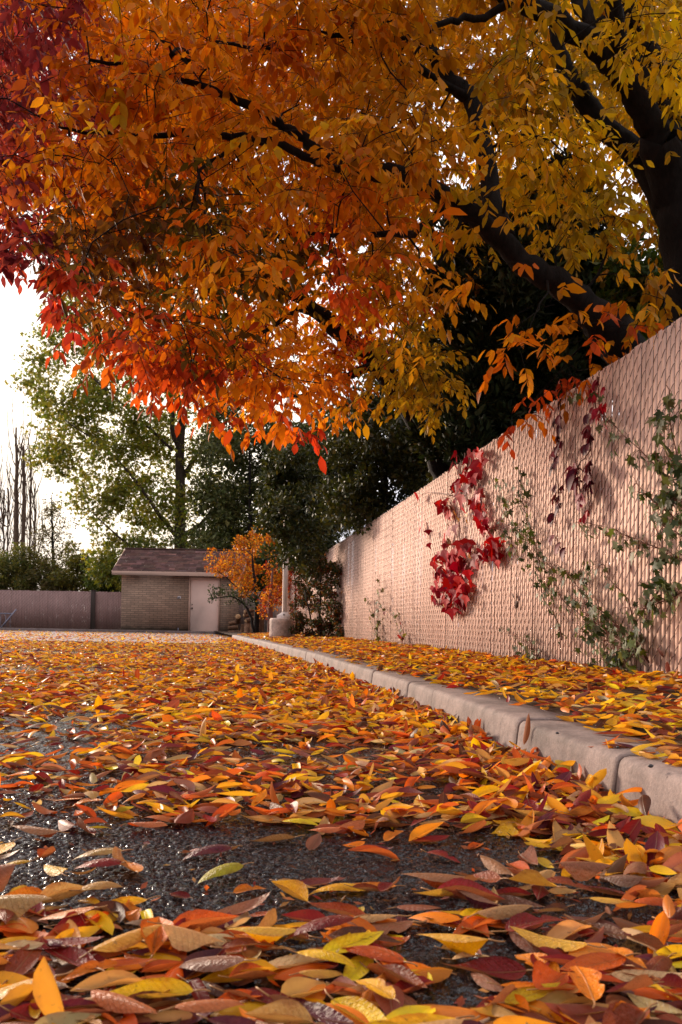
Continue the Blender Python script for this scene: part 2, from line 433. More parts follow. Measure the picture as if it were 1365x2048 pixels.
M['slat_g'] = simple_mat('grey_slat', (.28, .21, .19), .55, .35, var=.16, scale=2.0, attr=True)
M['wire'] = simple_mat('fence_wire', (.10, .05, .036), .45, .4, .2)
M['post'] = simple_mat('dark_post', (.045, .03, .026), .6, .3)
M['brick'] = brick_mat()
M['door'] = simple_mat('door_paint', (.82, .58, .50), .45, .4, var=.12, scale=1.2)
M['trim'] = simple_mat('trim_paint', (.46, .29, .225), .5, .4, var=.12, scale=3)
M['steel'] = simple_mat('dull_steel', (.12, .10, .09), .35, .5, .8)
M['sign'] = simple_mat('sign_plate', (.55, .52, .58), .4, .4, var=.1)
M['pole'] = simple_mat('white_pole_paint', (.78, .62, .56), .4, .45, var=.1, scale=4)
M['pipe'] = simple_mat('blue_grey_pipe', (.20, .20, .27), .4, .5, .4)
M['shingle'] = simple_mat('roof_shingle', (.115, .062, .055), .85, .2, var=.35, scale=5, attr=True, bump=.5, bscale=90)
M['logbark'] = bark_mat('log_bark', (.16, .082, .048), 9.)
M['logend'] = simple_mat('cut_wood', (.42, .25, .13), .7, .2, var=.35, scale=9)
M['stone'] = simple_mat('dark_stone', (.045, .04, .045), .5, .4, bump=.6, bscale=40)
M['pebble'] = simple_mat('grey_pebble', (.16, .12, .10), .5, .4)
M['line'] = simple_mat('cable', (.05, .05, .055), .6)
M['white'] = simple_mat('white_plastic', (.8, .74, .68), .5)

# ------------------------------------------------------------------ ground, road, kerb
def worley(x, y, s, seed=1):
    """height of rounded stones on a jittered grid of cell s"""
    gx, gy = np.floor(x / s), np.floor(y / s); best = np.full(x.shape, 9.0)
    for i in (-1, 0, 1):
        for j in (-1, 0, 1):
            cx, cy = gx + i, gy + j
            h1 = np.modf(np.abs(np.sin(cx * 127.1 + cy * 311.7 + seed) * 43758.5453))[0]
            h2 = np.modf(np.abs(np.sin(cx * 269.5 + cy * 183.3 + seed) * 43758.5453))[0]
            h3 = np.modf(np.abs(np.sin(cx * 77.7 + cy * 21.3 + seed) * 9758.5453))[0]
            d = np.hypot(x - (cx + .15 + .7*h1) * s, y - (cy + .15 + .7*h2) * s) / s * (1.0 + .5 * h3)
            best = np.minimum(best, d)
    return np.sqrt(np.clip(1 - (best / .75) ** 2, 0, 1))

def sheet(name, xs, ys, hf, mat, kind='structure', mask=None):
    X, Y = np.meshgrid(xs, ys); Z = hf(X, Y)
    V = np.stack([X, Y, Z], -1).reshape(-1, 3); nx = len(xs)
    j, i = np.meshgrid(np.arange(len(ys) - 1), np.arange(nx - 1), indexing='ij'); a = (j * nx + i).ravel()
    F = np.stack([a, a + 1, a + nx + 1, a + nx], 1)
    if mask is not None: F = F[mask(V[F].mean(1))]
    o = mesh_np(name, V, [F], mat, smooth=True); tag(o, kind=kind); return o

xs = np.unique(np.round(np.concatenate([np.linspace(-60, -6, 25), np.linspace(-6, -2.0, 26), np.linspace(-2.0, -.82, 150), np.linspace(-.82, .80, 370), np.linspace(.8, 1.3, 10)]), 5))
ys = np.unique(np.round(np.concatenate([np.linspace(-4, .72, 12), np.linspace(.72, 2.3, 330), np.linspace(2.3, 4.8, 270), np.linspace(4.8, 7, 40), np.linspace(7, 33.4, 40)]), 5))
def road_h(X, Y):
    near = (np.abs(X) < .83) & (Y > .7) & (Y < 2.30)
    h = worley(X, Y, .0105) * .0056 + worley(X, Y, .0055, 7) * .0014 - .003
    # a shallow gutter crack beside the kerb
    cx = .215 - .28 * (Y - .93)
    h = h - .010 * np.exp(-((X - cx - .012 * np.sin(Y * 23)) / .012) ** 2) * (Y < 1.25)
    far_ = ((Y > 2.30) & (Y < 4.8) & (X > -2) & (X < .83)) | ((X <= -.83) & (X > -2) & (Y > .7) & (Y <= 4.8))
    h = np.where(far_, worley(X, Y, .021, 3) * .0058 - .004, h); near = near | far_
    soft = .004 * np.sin(X * 1.7) * np.sin(Y * .9)
    return np.where(near, h, -.0005) + soft * np.clip((Y - .5) / 2, 0, 1)
sheet('road', xs, ys, road_h, M['asphalt'])
gs = np.linspace(-400, 400, 9)
sheet('ground', gs, np.linspace(-60, 800, 9), lambda X, Y: X * 0 - .06, M['ground'])

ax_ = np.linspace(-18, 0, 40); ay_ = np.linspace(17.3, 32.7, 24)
ap = sheet('glare_sheet', ax_, ay_, lambda X, Y: X * 0 + .008, M['glare'], mask=lambda c: c[:, 0] < -1.9 - (c[:, 1] - 17) * .075 + .3 * np.sin(c[:, 1] * 1.3))  # pale sheet over the far road, its colour standing in for wet glare
def verge_h(X, Y):
    k = np.clip((X - kerb_x(Y)) / np.maximum(fence_x(Y) - kerb_x(Y), .3), 0, 1.6)
    return .118 + .06 * k + .008 * np.sin(X * 9) * np.sin(Y * 5)
def verge_sheet():
    ys = np.concatenate([np.linspace(-1.5, 8, 60), np.linspace(8.3, 34, 50)]); k = np.linspace(0.10, 1, 14)
    V, nx = [], len(k)
    for y in ys:
        x0, x1 = kerb_x(y), fence_x(y) + 6
        if y > 21.6: x0 = -2.76 - .19 * (y - 21.6)
        for t in k:
            x = x0 + (.12 if y < 21.6 else 0) + (x1 - x0) * (t - .1) / .9
            V.append((x, y, verge_h(np.array(x), np.array(y))))
    j, i = np.meshgrid(np.arange(len(ys) - 1), np.arange(nx - 1), indexing='ij'); a = (j * nx + i).ravel()
    o = mesh_np('verge', V, [np.stack([a, a + 1, a + nx + 1, a + nx], 1)], M['soil'], smooth=True); tag(o, kind='structure')
verge_sheet()

def kerb():
    mb = MB()
    joints = [-1.5, .2, 2.0, 2.72, 3.95, 4.5, 5.5, 6.3, 7.6, 9.2, 10.8, 12.6, 14.6, 16.4, 18.2, 20.0, 21.6]
    prof = [(0.055, -.05), (0.012, .045), (0.0, .085), (.006, .108), (.022, .124), (.045, .130), (.10, .132), (.17, .130), (.175, .08), (.175, -.05)]
    # x offsets: face leans back a little towards the top (negative = road side)
    prof = [(-.016, -.05), (-.012, .03), (-.006, .09), (-.003, .114), (.001, .123), (.009, .130), (.020, .1325), (.10, .134), (.19, .131), (.195, .08), (.195, -.05)]
    for a, b in zip(joints[:-1], joints[1:]):
        dz, dx = random.uniform(-.003, .003), random.uniform(-.003, .003); tw = random.uniform(-.002, .002)
        n = max(4, int((b - a) / .12)); ys = [a + .006, a + .011, a + .022] + list(np.linspace(a + .06, b - .06, n)) + [b - .022, b - .011, b - .006]
        ins = [.005, .002, .0005] + [0] * n + [.0005, .002, .005]
        V = []
        for y, q in zip(ys, ins):
            x0 = float(kerb_x(y)); e = random.gauss(0, .0008)
            for px, pz in prof:
                V.append((x0 + px + dx + (q if px < .05 else 0) + e, y, pz + dz + tw * (y - a) - (q if pz > .1 else 0)))
        m = len(prof); F = []
        for i in range(len(ys) - 1):
            for k in range(m - 1): F.append((i*m+k, i*m+k+1, (i+1)*m+k+1, (i+1)*m+k))
        mb.add(V, F); mb.add(V[:m], [(0, m-1, i+1, i) if False else (0, i, i+1) for i in range(1, m-1)]); mb.add(V[-m:], [(0, i+1, i) for i in range(1, m-1)])
    # mortar behind the joints
    for y in joints[1:-1]:
        x0 = float(kerb_x(y)); mb.box((x0 + .10, y, .035), (.16, .03, .15), col=(.3, .3, .3, 1))
    o = mb.build('kerb', M['kerb'], smooth=True); tag(o, kind='structure')
kerb()
# the kerb's far end turns to the shed
mb = MB()
mb.tube([(-2.66, 21.62, .04), (-2.4, 22.0, .04), (-1.6, 22.3, .04)], .085, 8)
# step along the shed and the far fence
p0, p1 = P(-80, 1268, 32.6), P(470, 1270, 32.6)
mb2 = MB(); mb2.box(((p0.x + p1.x) / 2 - 3, 32.95, .02), (p1.x - p0.x + 6, .5, .17), bevel=.02)
o = mb2.build('kerb_step', M['pave']); tag(o, kind='structure')

# ------------------------------------------------------------------ slatted chain-link fences
def slat_fence(name, label, A, B, zb, zt, pitch, vp, mat, wire_r, out_n, post_gap=3.0, wobble=.012, dark_at=None, group=None, fill=.87):
    A, B = Vector(A), Vector(B); D = (B - A); Ln = D.length; D.normalize(); n3 = Vector(out_n).normalized()
    root = thing(name, label, 'fence', (A.x, A.y, 0), group)
    n = int(Ln / pitch); mb, wb = MB(), MB(); ang = math.atan2(D.y, D.x)
    bays = [random.uniform(-wobble, wobble) for _ in range(int(Ln / post_gap) + 3)]
    def off(s):
        k = s / post_gap; i = int(k); f = k - i
        return bays[i] * (1 - f) + bays[i+1] * f
    for i in range(n):
        s = (i + .5) * pitch
        if dark_at and dark_at[0] < s < dark_at[1]: continue
        c = A + D * s + n3 * (off(s) + random.gauss(0, .0012))
        h = zt - zb + random.gauss(0, .004)
        g = (1 + random.gauss(0, .035)) * (.90 + 5 * abs(bays[int(s / post_gap)]) if abs(bays[int(s / post_gap)]) < .03 else 1)
        mb.box((c.x, c.y, zb + h / 2), (pitch * (fill + random.uniform(-.04, .03)), .0022, h), ang + random.gauss(0, .02), (g, g, g, 1))
        # front halves of the woven wire, one slanted piece per mesh row, rising away from the slat's near side
        z = zb + .03 - (0 if i % 2 else vp / 2); fr = n3 * .0048
        a0, a1 = A + D * (s + pitch * .5) + n3 * off(s), A + D * (s - pitch * .5) + n3 * off(s)
        while z < zt - .02:
            if z > zb - .02:
                lo, hi = a1 + Vector((0, 0, z)), a0 + Vector((0, 0, z + vp * .46))
                mid = (lo + hi) / 2 + fr + Vector((0, 0, .004))
                wb.tube([lo - n3 * .002 , lo * .85 + hi * .15 + fr * .95, mid, lo * .15 + hi * .85 + fr * .95, hi - n3 * .002], wire_r, 3, cap=False)
            z += vp
        if not (i % 2):      # knuckle of the mesh at the top edge
            wb.tube([a0 + Vector((0, 0, zt - .03)) + n3 * .004, (a0 + a1) / 2 + Vector((0, 0, zt + .012)), a1 + Vector((0, 0, zt - .02)) - n3 * .004], wire_r, 3, cap=False)
    mb.build('slat_panel', mat, root); wb.build('wire_mesh', M['wire'], root, smooth=True)
    k = 0; pf = None
    s = .02
    while s < Ln:
        c = A + D * s - n3 * .09
        pb = MB(); pb.tube([(0, 0, 0), (0, 0, zt + .02)], .028, 10); pb.tube([(0, 0, zt + .02), (0, 0, zt + .05)], [.031, .012], 10)
        if pf is None: pf = pb.build('post', M['post'], root, True)
        else:
            q = pf.copy(); C.objects.link(q); q.parent = root; pf2 = q; pf2.matrix_parent_inverse = Matrix()
        o = pf if k == 0 else q
        o.matrix_parent_inverse = Matrix(); o.location = (c.x - A.x, c.y - A.y, 0)
        s += post_gap; k += 1
    rb = MB(); rb.tube([A + D * .0 - n3 * .075 + Vector((0, 0, zt - .06)), B - n3 * .075 + Vector((0, 0, zt - .06))], .02, 8)
    rb.build('top_rail', M['post'], root, True)
    return root

def fpt(Y): return Vector((fence_x(Y), Y, 0))
slat_fence('chain_link_fence', 'tall pink slatted chain link fence running beside the kerb, overgrown with creepers',
           fpt(34.2), fpt(2.2), FBASE - .03, FTOP, .0425, .102, M['slat'], .0019, FN, wobble=.022, fill=.89)
a, b = P(-60, 1263, 34.5), P(243, 1263, 34.5)
back = slat_fence('chain_link_fence', 'mauve slatted chain link fence joining the shed, with one dark post',
           (a.x - 5, 34.5, 0), (b.x + .2, 34.5, 0), .07, 1.62, .066, .13, M['slat_b'], .0032, (0, -1, 0), fill=.985)
q0, q1 = P(182, 1190, 34.4), P(191, 1190, 34.4)
mb = MB(); mb.box(((q0.x + q1.x) / 2, 34.43, .86), (.17, .07, 1.6), bevel=.01); mb.box(((q0.x + q1.x) / 2, 34.43, 1.67), (.19, .09, .03))
dp = mb.build('dark_post', M['post'], back, loc=(0, 0, 0))
a, b = P(466, 1263, 34.4), P(556, 1263, 34.4)
slat_fence('chain_link_fence', 'grey slatted fence closing the gap behind the firewood and the pole',
           (a.x - .3, 34.45, 0), (b.x + .1, 34.45, 0), .05, 1.75, .066, .13, M['slat_g'], .0032, (0, -1, 0), fill=.985)

# blue grey pipe gate leaf seen at the frame's edge
gx = P(0, 1250, 33.3)
gate = thing('pipe_gate', 'blue grey pipe gate with a diagonal brace before the mauve fence', 'gate', (gx.x - 1.0, 33.3, 0))
mb = MB(); mb.tube([P(-70, 1225, 33.3), P(26, 1227.5, 33.3)], .025, 8); mb.build('rail', M['pipe'], gate, True)
mb = MB(); mb.tube([P(-8, 1268, 33.3), P(33, 1219, 33.3)], .03, 8); mb.build('brace', M['pipe'], gate, True)
mb = MB()
for u in (2, 12, 21): mb.tube([P(u, 1227, 33.33), P(u - .5, 1266 - (0), 33.33)], .010, 6)
mb.build('bars', M['pipe'], gate, True)
mb = MB(); mb.tube([P(-60, 1220, 33.3), P(-61, 1268, 33.3)], .035, 8); mb.build('post', M['pipe'], gate, True)

# ------------------------------------------------------------------ shed
def shed():
    Yf = 33.3; x0, x1 = P(243, 1200, Yf).x, P(471, 1200, Yf).x; dep = 3.4; zt = 2.34
    root = thing('shed', 'small tan brick shed with a dark red shingle roof and pink door', 'shed', ((x0+x1)/2, Yf, 0))
    dx0, dx1 = P(378, 1200, Yf).x, P(440, 1200, Yf).x; dz = P(409, 1157, Yf).z
    mb = MB(); t = .2
    mb.box(((x0 + dx0) / 2, Yf + t/2, zt/2), (dx0 - x0, t, zt)); mb.box(((x1 + dx1) / 2, Yf + t/2, zt/2), (x1 - dx1, t, zt))
    mb.box(((dx0 + dx1) / 2, Yf + t/2, (zt + dz) / 2 + .02), (dx1 - dx0 - .002, t, zt - dz - .04))
    mb.box((x0 + t/2, Yf + t + (dep - t)/2, zt/2), (t, dep - t, zt)); mb.box((x1 - t/2, Yf + t + (dep - t)/2, zt/2), (t, dep - t, zt))
    mb.box(((x0+x1)/2, Yf + dep + t/2, zt/2), (x1 - x0, t, zt))
    rz = 3.42; ym = Yf + dep / 2
    for xx in (x0, x1 - t):
        V = [(xx, Yf + .02, zt), (xx + t, Yf + .02, zt), (xx, ym, rz - .12), (xx + t, ym, rz - .12), (xx, Yf + dep, zt), (xx + t, Yf + dep, zt)]
        mb.add(V, [(0, 2, 4), (1, 5, 3), (0, 1, 3, 2), (2, 3, 5, 4), (0, 4, 5, 1)])
    mb.build('wall', M['brick'], root)
    # roof: two slopes of shingle courses
    ov = .30; ax0, ax1 = x0 - ov, x1 + ov; ye = Yf - .30; ze = zt + .06 + .0
    slope = Vector((0, ym - ye, rz - ze)); nc = 15; mb = MB()
    for side in (0, 1):
        for c in range(nc):
            f0, f1 = c / nc, (c + 1) / nc; x = ax0 - random.uniform(0, .2)
            while x < ax1:
                w = random.choice((.16, .22, .30, .38)); xe = min(x + w, ax1); xs_ = max(x, ax0)
                if xe - xs_ > .02:
                    g = math.exp(random.gauss(0, .30)); col = (g * random.uniform(.9, 1.15), g, g * random.uniform(.9, 1.1), 1)
                    pts = []
                    lift = .022 + random.uniform(0, .008)
                    for f, l in ((f0, lift), (f1 + .02, .004)):
                        y, z = ye + slope.y * f, ze + slope.z * f
                        if side: y = 2 * ym - y
                        pts += [(xs_ + .003, y, z + l), (xe - .003, y, z + l)]
                    y, z = ye + slope.y * f0, ze + slope.z * f0 - .004
                    if side: y = 2 * ym - y
                    pts += [(xs_ + .003, y, z), (xe - .003, y, z)]
                    mb.add(pts, [(0, 1, 3, 2), (4, 5, 1, 0)], col)
                x += w
    mb.box(((ax0 + ax1)/2, ym, rz + .02), (ax1 - ax0, .22, .05), col=(.9, .9, .9, 1))
    rf = mb.build('roof', M['shingle'], root)
    mb = MB(); mb.box(((ax0+ax1)/2, ye + .02, ze - .075), (ax1 - ax0 + .02, .04, .17), bevel=.006)
    mb.box(((ax0+ax1)/2, 2*ym - ye - .02, ze - .075), (ax1 - ax0 + .02, .04, .17), bevel=.006)
    mb.box(((ax0+ax1)/2, ye + .19, ze - .135), (ax1 - ax0, .29, .02))
    for xx in (ax0 + .012, ax1 - .012):
        for sg in (1, -1):
            a_, b_ = Vector((xx, ym - sg * (ym - ye - .06), ze - .05)), Vector((xx, ym, rz - .06))
            mb.tube([a_, b_], .06, 4)
    mb.build('fascia', M['trim'], rf)
    # door in its frame
    fw = .055; dr = thing  # noqa
    mb = MB(); mb.box((dx0 + fw/2, Yf + .06, dz/2), (fw, .16, dz)); mb.box((dx1 - fw/2, Yf + .06, dz/2), (fw, .16, dz)); mb.box(((dx0+dx1)/2, Yf + .06, dz - fw/2 + .02), (dx1 - dx0 - 2*fw, .16, fw + .04))
    mb.build('door_frame', M['trim'], root)
    mb = MB(); mb.box(((dx0+dx1)/2, Yf + .075, dz/2 + .03), (dx1 - dx0 - 2*fw - .012, .05, dz - fw - .07), bevel=.004)
    d = mb.build('door', M['door'], root)
    mb = MB(); kz = P(381, 1216, Yf).z; kx = dx0 + fw + .075
    mb.tube([(kx, Yf + .05, kz), (kx, Yf + .02, kz), (kx, Yf, kz), (kx, Yf - .02, kz)], [.035, .014, .034, .02], 12); mb.build('knob', M['steel'], d, True); mb = MB(); mb.tube([(kx, Yf + .05, kz + .14), (kx, Yf + .03, kz + .14)], .022, 10)
    mb.build('deadbolt', M['steel'], d, True)
    for z in (.3, 1.1, 1.85):
        mb = MB(); mb.tube([(dx1 - fw - .004, Yf + .035, z - .05), (dx1 - fw - .004, Yf + .035, z + .05)], .011, 8)
        mb.build('hinge', M['steel'], d, True)
    mb = MB(); mb.box(((dx0+dx1)/2, Yf + .04, .035), (dx1 - dx0 - 2*fw, .10, .05)); mb.build('sill', M['steel'], root)
    sp_ = P(359, 1195, Yf); mb = MB(); mb.box((sp_.x, Yf - .012, sp_.z), (.13, .02, .09), bevel=.004)
    s_ = mb.build('wall_plate', M['sign'], root)
    mb = MB(); mb.box((sp_.x, Yf - .025, sp_.z - .005), (.075, .006, .05)); mb.build('plate_window', M['steel'], s_)
    mb = MB(); vx = P(357, 1262, Yf); mb.tube([(vx.x, Yf - .02, .02), (vx.x, Yf - .02, .22)], .018, 8); mb.build('pipe_stub', M['pipe'], root, True)
shed()

# ------------------------------------------------------------------ pole on its concrete base
bp = P(565, 1277, 17.2); bz = .12
cb = MB(); rr = [.262, .262, .260, .262, .258, .240]; zz = [0, .12, .25, .36, .405, .425]
cb.tube([(bp.x, 17.2, bz + z) for z in zz], rr, 40, wob=.006)
bo = cb.build('concrete_base', M['base_c'], smooth=True); tag(bo, 'round pale concrete footing under the white square pole', 'footing')
ppos = P(570, 1235, 17.2); zt0 = bz + .425
pole = thing('light_pole', 'white square metal pole standing on a round concrete footing', 'pole', (ppos.x, 17.2, zt0))
mb = MB(); mb.box((ppos.x, 17.2, zt0 + 2.3), (.098, .098, 4.6), bevel=.014, rz=.22); mb.build('shaft', M['pole'], pole)
mb = MB()
mb.add([(ppos.x + sx * w * 1, 17.2 + sy * w, zt0 + z) for z, w in ((0, .15), (.055, .15), (.11, .07), (.13, .06)) for sx, sy in ((-1,-1),(1,-1),(1,1),(-1,1))],
       [(i*4+k, i*4+(k+1) % 4, i*4+4+(k+1) % 4, i*4+4+k) for i in range(3) for k in range(4)] + [(12, 13, 14, 15)])
cov = mb.build('base_cover', M['pole'], pole)
mb = MB()
mb.tube([(ppos.x - .01, 17.2 - .115, zt0 + .075), (ppos.x - .01, 17.2 - .15, zt0 + .07)], .018, 8); mb.build('bolt', M['steel'], cov, True)
# a head with a flood lamp, hidden up among the trees
mb = MB(); mb.box((ppos.x, 16.9, zt0 + 4.64), (.28, .7, .10), bevel=.03); mb.build('lamp_head', M['pole'], pole)

mb = MB(); s0, s1 = P(531, 1275, 16.6), P(535, 1281.5, 16.2)
mb.tube([P(530, 1274, 16.4), P(534.5, 1281, 16.2)], .022, 6); tag(mb.build('stick', M['white']), 'short white stick lying among leaves before the concrete footing', 'stick')

# ------------------------------------------------------------------ firewood beside the shed
def log(a, b, r, label):
    a, b = Vector(a), Vector(b)
    root = thing('firewood_log', label, 'log', ((a + b) / 2), 'firewood between the shed and the pole')
    pts = [a + (b - a) * t for t in (0, .2, .5, .8, 1)]
    mb = MB(); mb.tube(pts, [r * random.uniform(.93, 1.07) for _ in pts], 12, wob=.05, cap=False); mb.build('bark', M['logbark'], root, True)
    d = (b - a).normalized() * .004; mb = MB()
    mb.tube([a - d, a + d], [r * .93, r * .96], 12, wob=.03); mb.build('cut_end', M['logend'], root)
    mb = MB(); mb.tube([b - d, b + d], [r * .96, r * .93], 12, wob=.03); mb.build('cut_end', M['logend'], root)
def lp(u, v, Y): return P(u, v, Y)
logs = [
 (lp(490,1224,30), lp(507,1220,30.2), .075, 'pale brown log lying across the top of the firewood pile'),
 (lp(488,1231.5,30), lp(508,1229,30.2), .072, 'brown log lying second from the top of the firewood pile'),
 (lp(492,1243,29.8), lp(509,1236,30.0), .085, 'tilted tan log in the middle of the firewood pile'),
 (lp(493,1267,29.6), lp(495,1247,29.9), .10, 'thick short log standing upright below the tilted tan log'),
 (lp(502,1267,29.7), lp(503,1249,29.9), .095, 'upright log beside the dark trunk of the orange tree'),
 (lp(516,1268,30), lp(517,1216,30.2), .10, 'tall reddish log standing between the two slim trunks'),
 (lp(524,1268,30.2), lp(524.5,1234,30.3), .09, 'shorter upright log against the reddish slim trunk'),
 (lp(476,1243,30.4), lp(476.5,1233,29.9), .10, 'log with a pale round cut end facing the road'),
 (lp(459,1247,30.6), lp(474,1245,30.6), .07, 'dark log lying uppermost against the shed corner'),
 (lp(458,1256,30.5), lp(476,1255,30.5), .075, 'dark log lying second against the shed corner'),
 (lp(458,1266,30.4), lp(478,1265,30.4), .085, 'dark log on the ground against the shed corner'),
 (lp(484,1266,30.2), lp(487,1250,30.3), .08, 'slanting dark log propped at the foot of the pile'),
]
for a, b, r, l in logs: log(a, b, r, l)

# ------------------------------------------------------------------ trees
def near_on(skel, p):
    best, bd = None, 1e9
    for q, r in skel:
        d = (q - p).length
        if d < bd: bd, best = d, (q, r)
    return best

def limb(mb, skel, pts, sides=10, n=5, jit=.008, wob=.06):
    """pts: (u, v, Y, r)"""
    q, rr = smooth_path([P(u, v, Y) for u, v, Y, r in pts], [p[3] for p in pts], n, jit)
    mb.tube(q, rr, sides, wob=wob)
    skel += list(zip(q, rr))

def twig_to(mb, skel, p, r1=.004, rmax=.02, sag=.12):
    q, r = near_on(skel, p)
    d = (p - q).length
    if d < .05: return [p]
    r0 = min(r * .6, rmax, .006 + d * .009); k = max(3, int(d / .25) + 2); out = []
    side = Vector((random.gauss(0, 1), random.gauss(0, 1), random.gauss(.6, .6))) * d * sag
    pts = []
    for i in range(k + 1):
        t = i / k; pts.append(q.lerp(p, t) + side * math.sin(math.pi * t) + Vector((random.gauss(0, .012), random.gauss(0, .012), random.gauss(0, .012))) * (1 if 0 < i < k else 0))
    rr = [r0 + (r1 - r0) * i / k for i in range(k + 1)]
    mb.tube(pts, rr, 5, cap=False)
    skel += [(pts[i], rr[i]) for i in range(1, k)]
    return pts

ASHL = [leaf_tpl(4, 3, 1.0, .42, (.62, .85), fold=.30, arch=-.5), leaf_tpl(4, 3, 1.0, .46, (.6, .9), fold=.15, arch=-.2, twist=.5), leaf_tpl(4, 3, 1.0, .38, (.6, .8), fold=.4, arch=.3)]

def compound_leaves(Lv, mb, centers, radii, cols, per, size=.088, size_sd=.18, droop=.75):
    """ash-like leaves: a stalk with 5-7 drooping leaflets"""
    for c, r, col, k in zip(centers, radii, cols, per):
        for _ in range(k):
            d = rng.normal(0, 1, 3); d /= np.linalg.norm(d); p = np.array(c) + d * r * rng.random() ** .5 * np.array([1, 1, .8])
            out = rng.normal(0, 1, 3); out[2] = out[2] * .4 - .45; out += d * .5; out /= np.linalg.norm(out)
            n = int(rng.integers(2, 4)); ll = size * rng.uniform(.9, 1.3) * 2.0
            ax = np.cross(out, (0, 0, 1)); ax /= np.linalg.norm(ax) + 1e-9
            pos, D = [], []
            for j in range(n):
                q = p + out * ll * (.35 + .55 * j / n) + np.array([0, 0, -.15 * ll * (j / n) ** 2])
                for sg in (1, -1):
                    pos.append(q); D.append(out * .45 + ax * sg * .75 + np.array([0, 0, -droop]) + rng.normal(0, .22, 3))
            pos.append(p + out * ll); D.append(out * .8 + np.array([0, 0, -droop]) + rng.normal(0, .15, 3))
            pos, D = np.array(pos), np.array(D); m = len(pos)
            rt = rots_dir(D, rng.normal(0, .55, m) + rng.choice([0, np.pi], m, p=[.8, .2]))
            cc = jitter_col(col, m, .16, .05)
            Lv.add(ASHL[int(rng.integers(0, 3))], pos, rt, size * np.exp(rng.normal(0, size_sd, m)), cc)
            if mb is not None and rng.random() < .7:
                mb.tube([p - out * .05, p + out * ll * .5, p + out * ll + np.array([0, 0, -.1 * ll])], [.0022, .0018, .0012], 3, cap=False)

COLS = {
 'purple': [(.22,.03,.06),(.30,.05,.06),(.16,.025,.055),(.42,.10,.03)],
 'crimson': [(.34,.03,.03),(.42,.06,.03),(.26,.025,.035),(.46,.12,.02)],
 'redor': [(.48,.085,.016),(.50,.14,.012),(.36,.05,.018),(.50,.17,.012)],
 'vermil': [(.58,.07,.02),(.62,.13,.016),(.52,.05,.025),(.56,.18,.014)],
 'orange': [(0.590,0.212,0.012),(0.543,0.165,0.009),(0.590,0.260,0.014),(0.472,0.136,0.012)],
 'gold': [(0.566,0.260,0.012),(0.519,0.212,0.009),(0.614,0.307,0.017),(0.448,0.177,0.012)],
 'amber': [(0.506,0.253,0.016),(0.437,0.207,0.011),(0.552,0.299,0.021),(0.345,0.172,0.016)],
 'yellow': [(0.667,0.437,0.016),(0.621,0.391,0.016),(0.575,0.322,0.016),(0.460,0.310,0.016)],
 'yolive': [(.36,.23,.015),(.42,.28,.02),(.30,.21,.02),(.48,.30,.02)],
 'olive': [(.10,.075,.015),(.13,.08,.015),(.08,.07,.018),(.17,.09,.015)],
 'dkbrown': [(.13,.06,.018),(.10,.04,.025),(.17,.07,.015),(.09,.05,.02)],  # olive and dark brown mix greener leaf colour with shade inside the crown
}
ANCH = [(30,50,'purple'),(0,250,'purple'),(120,160,'purple'),(60,380,'crimson'),(40,500,'purple'),(150,430,'orange'),(150,650,'crimson'),(200,740,'crimson'),(260,690,'redor'),
 (340,820,'redor'),(600,880,'vermil'),(540,830,'vermil'),(450,830,'redor'),(250,90,'orange'),(330,60,'orange'),(250,250,'orange'),(200,350,'orange'),(330,330,'orange'),(300,470,'dkbrown'),(250,560,'dkbrown'),(180,520,'dkbrown'),
 (370,440,'olive'),(400,600,'olive'),(330,620,'orange'),(450,480,'orange'),(440,540,'orange'),(510,520,'olive'),(520,600,'orange'),(660,560,'redor'),(700,620,'redor'),(600,660,'orange'),(560,650,'gold'),(450,700,'orange'),(350,720,'redor'),(550,740,'orange'),(650,760,'orange'),
 (720,770,'amber'),(800,640,'amber'),(780,560,'amber'),(800,820,'yolive'),(850,720,'yolive'),(600,300,'gold'),(480,150,'orange'),(450,300,'gold'),(650,150,'gold'),(800,230,'amber'),(720,420,'orange'),(820,420,'gold'),
 (1000,100,'amber'),(900,40,'amber'),(1030,310,'yellow'),(980,400,'yellow'),(1080,90,'yolive'),(1200,150,'yolive'),(1200,330,'yellow'),(1300,40,'yellow'),(1300,500,'amber'),(1230,440,'yolive'),(1060,680,'orange'),(1110,770,'redor'),(1040,830,'redor'),(960,450,'yellow'),(930,560,'amber')]
def col_at(u, v):
    u, v = u + rng.normal(0, 28), v + rng.normal(0, 28)
    k = min(ANCH, key=lambda a: (a[0]-u)**2 + (a[1]-v)**2)[2]
    return COLS[k][int(rng.integers(0, 4))]

def inside(poly, x, y):
    c = False; j = len(poly) - 1
    for i in range(len(poly)):
        if (poly[i][1] > y) != (poly[j][1] > y) and x < (poly[j][0]-poly[i][0]) * (y-poly[i][1]) / (poly[j][1]-poly[i][1]) + poly[i][0]: c = not c
        j = i
    return c
CANOPY = [(-420,-420),(-420,300),(-200,420),(0,465),(60,485),(110,520),(150,605),(205,660),(300,725),(340,760),(430,775),(530,805),(600,815),(650,790),(700,760),(730,720),(800,740),(850,790),(875,770),(880,690),(890,600),(930,520),(1010,470),(1120,470),(1250,440),(1420,560),(1420,-420)]

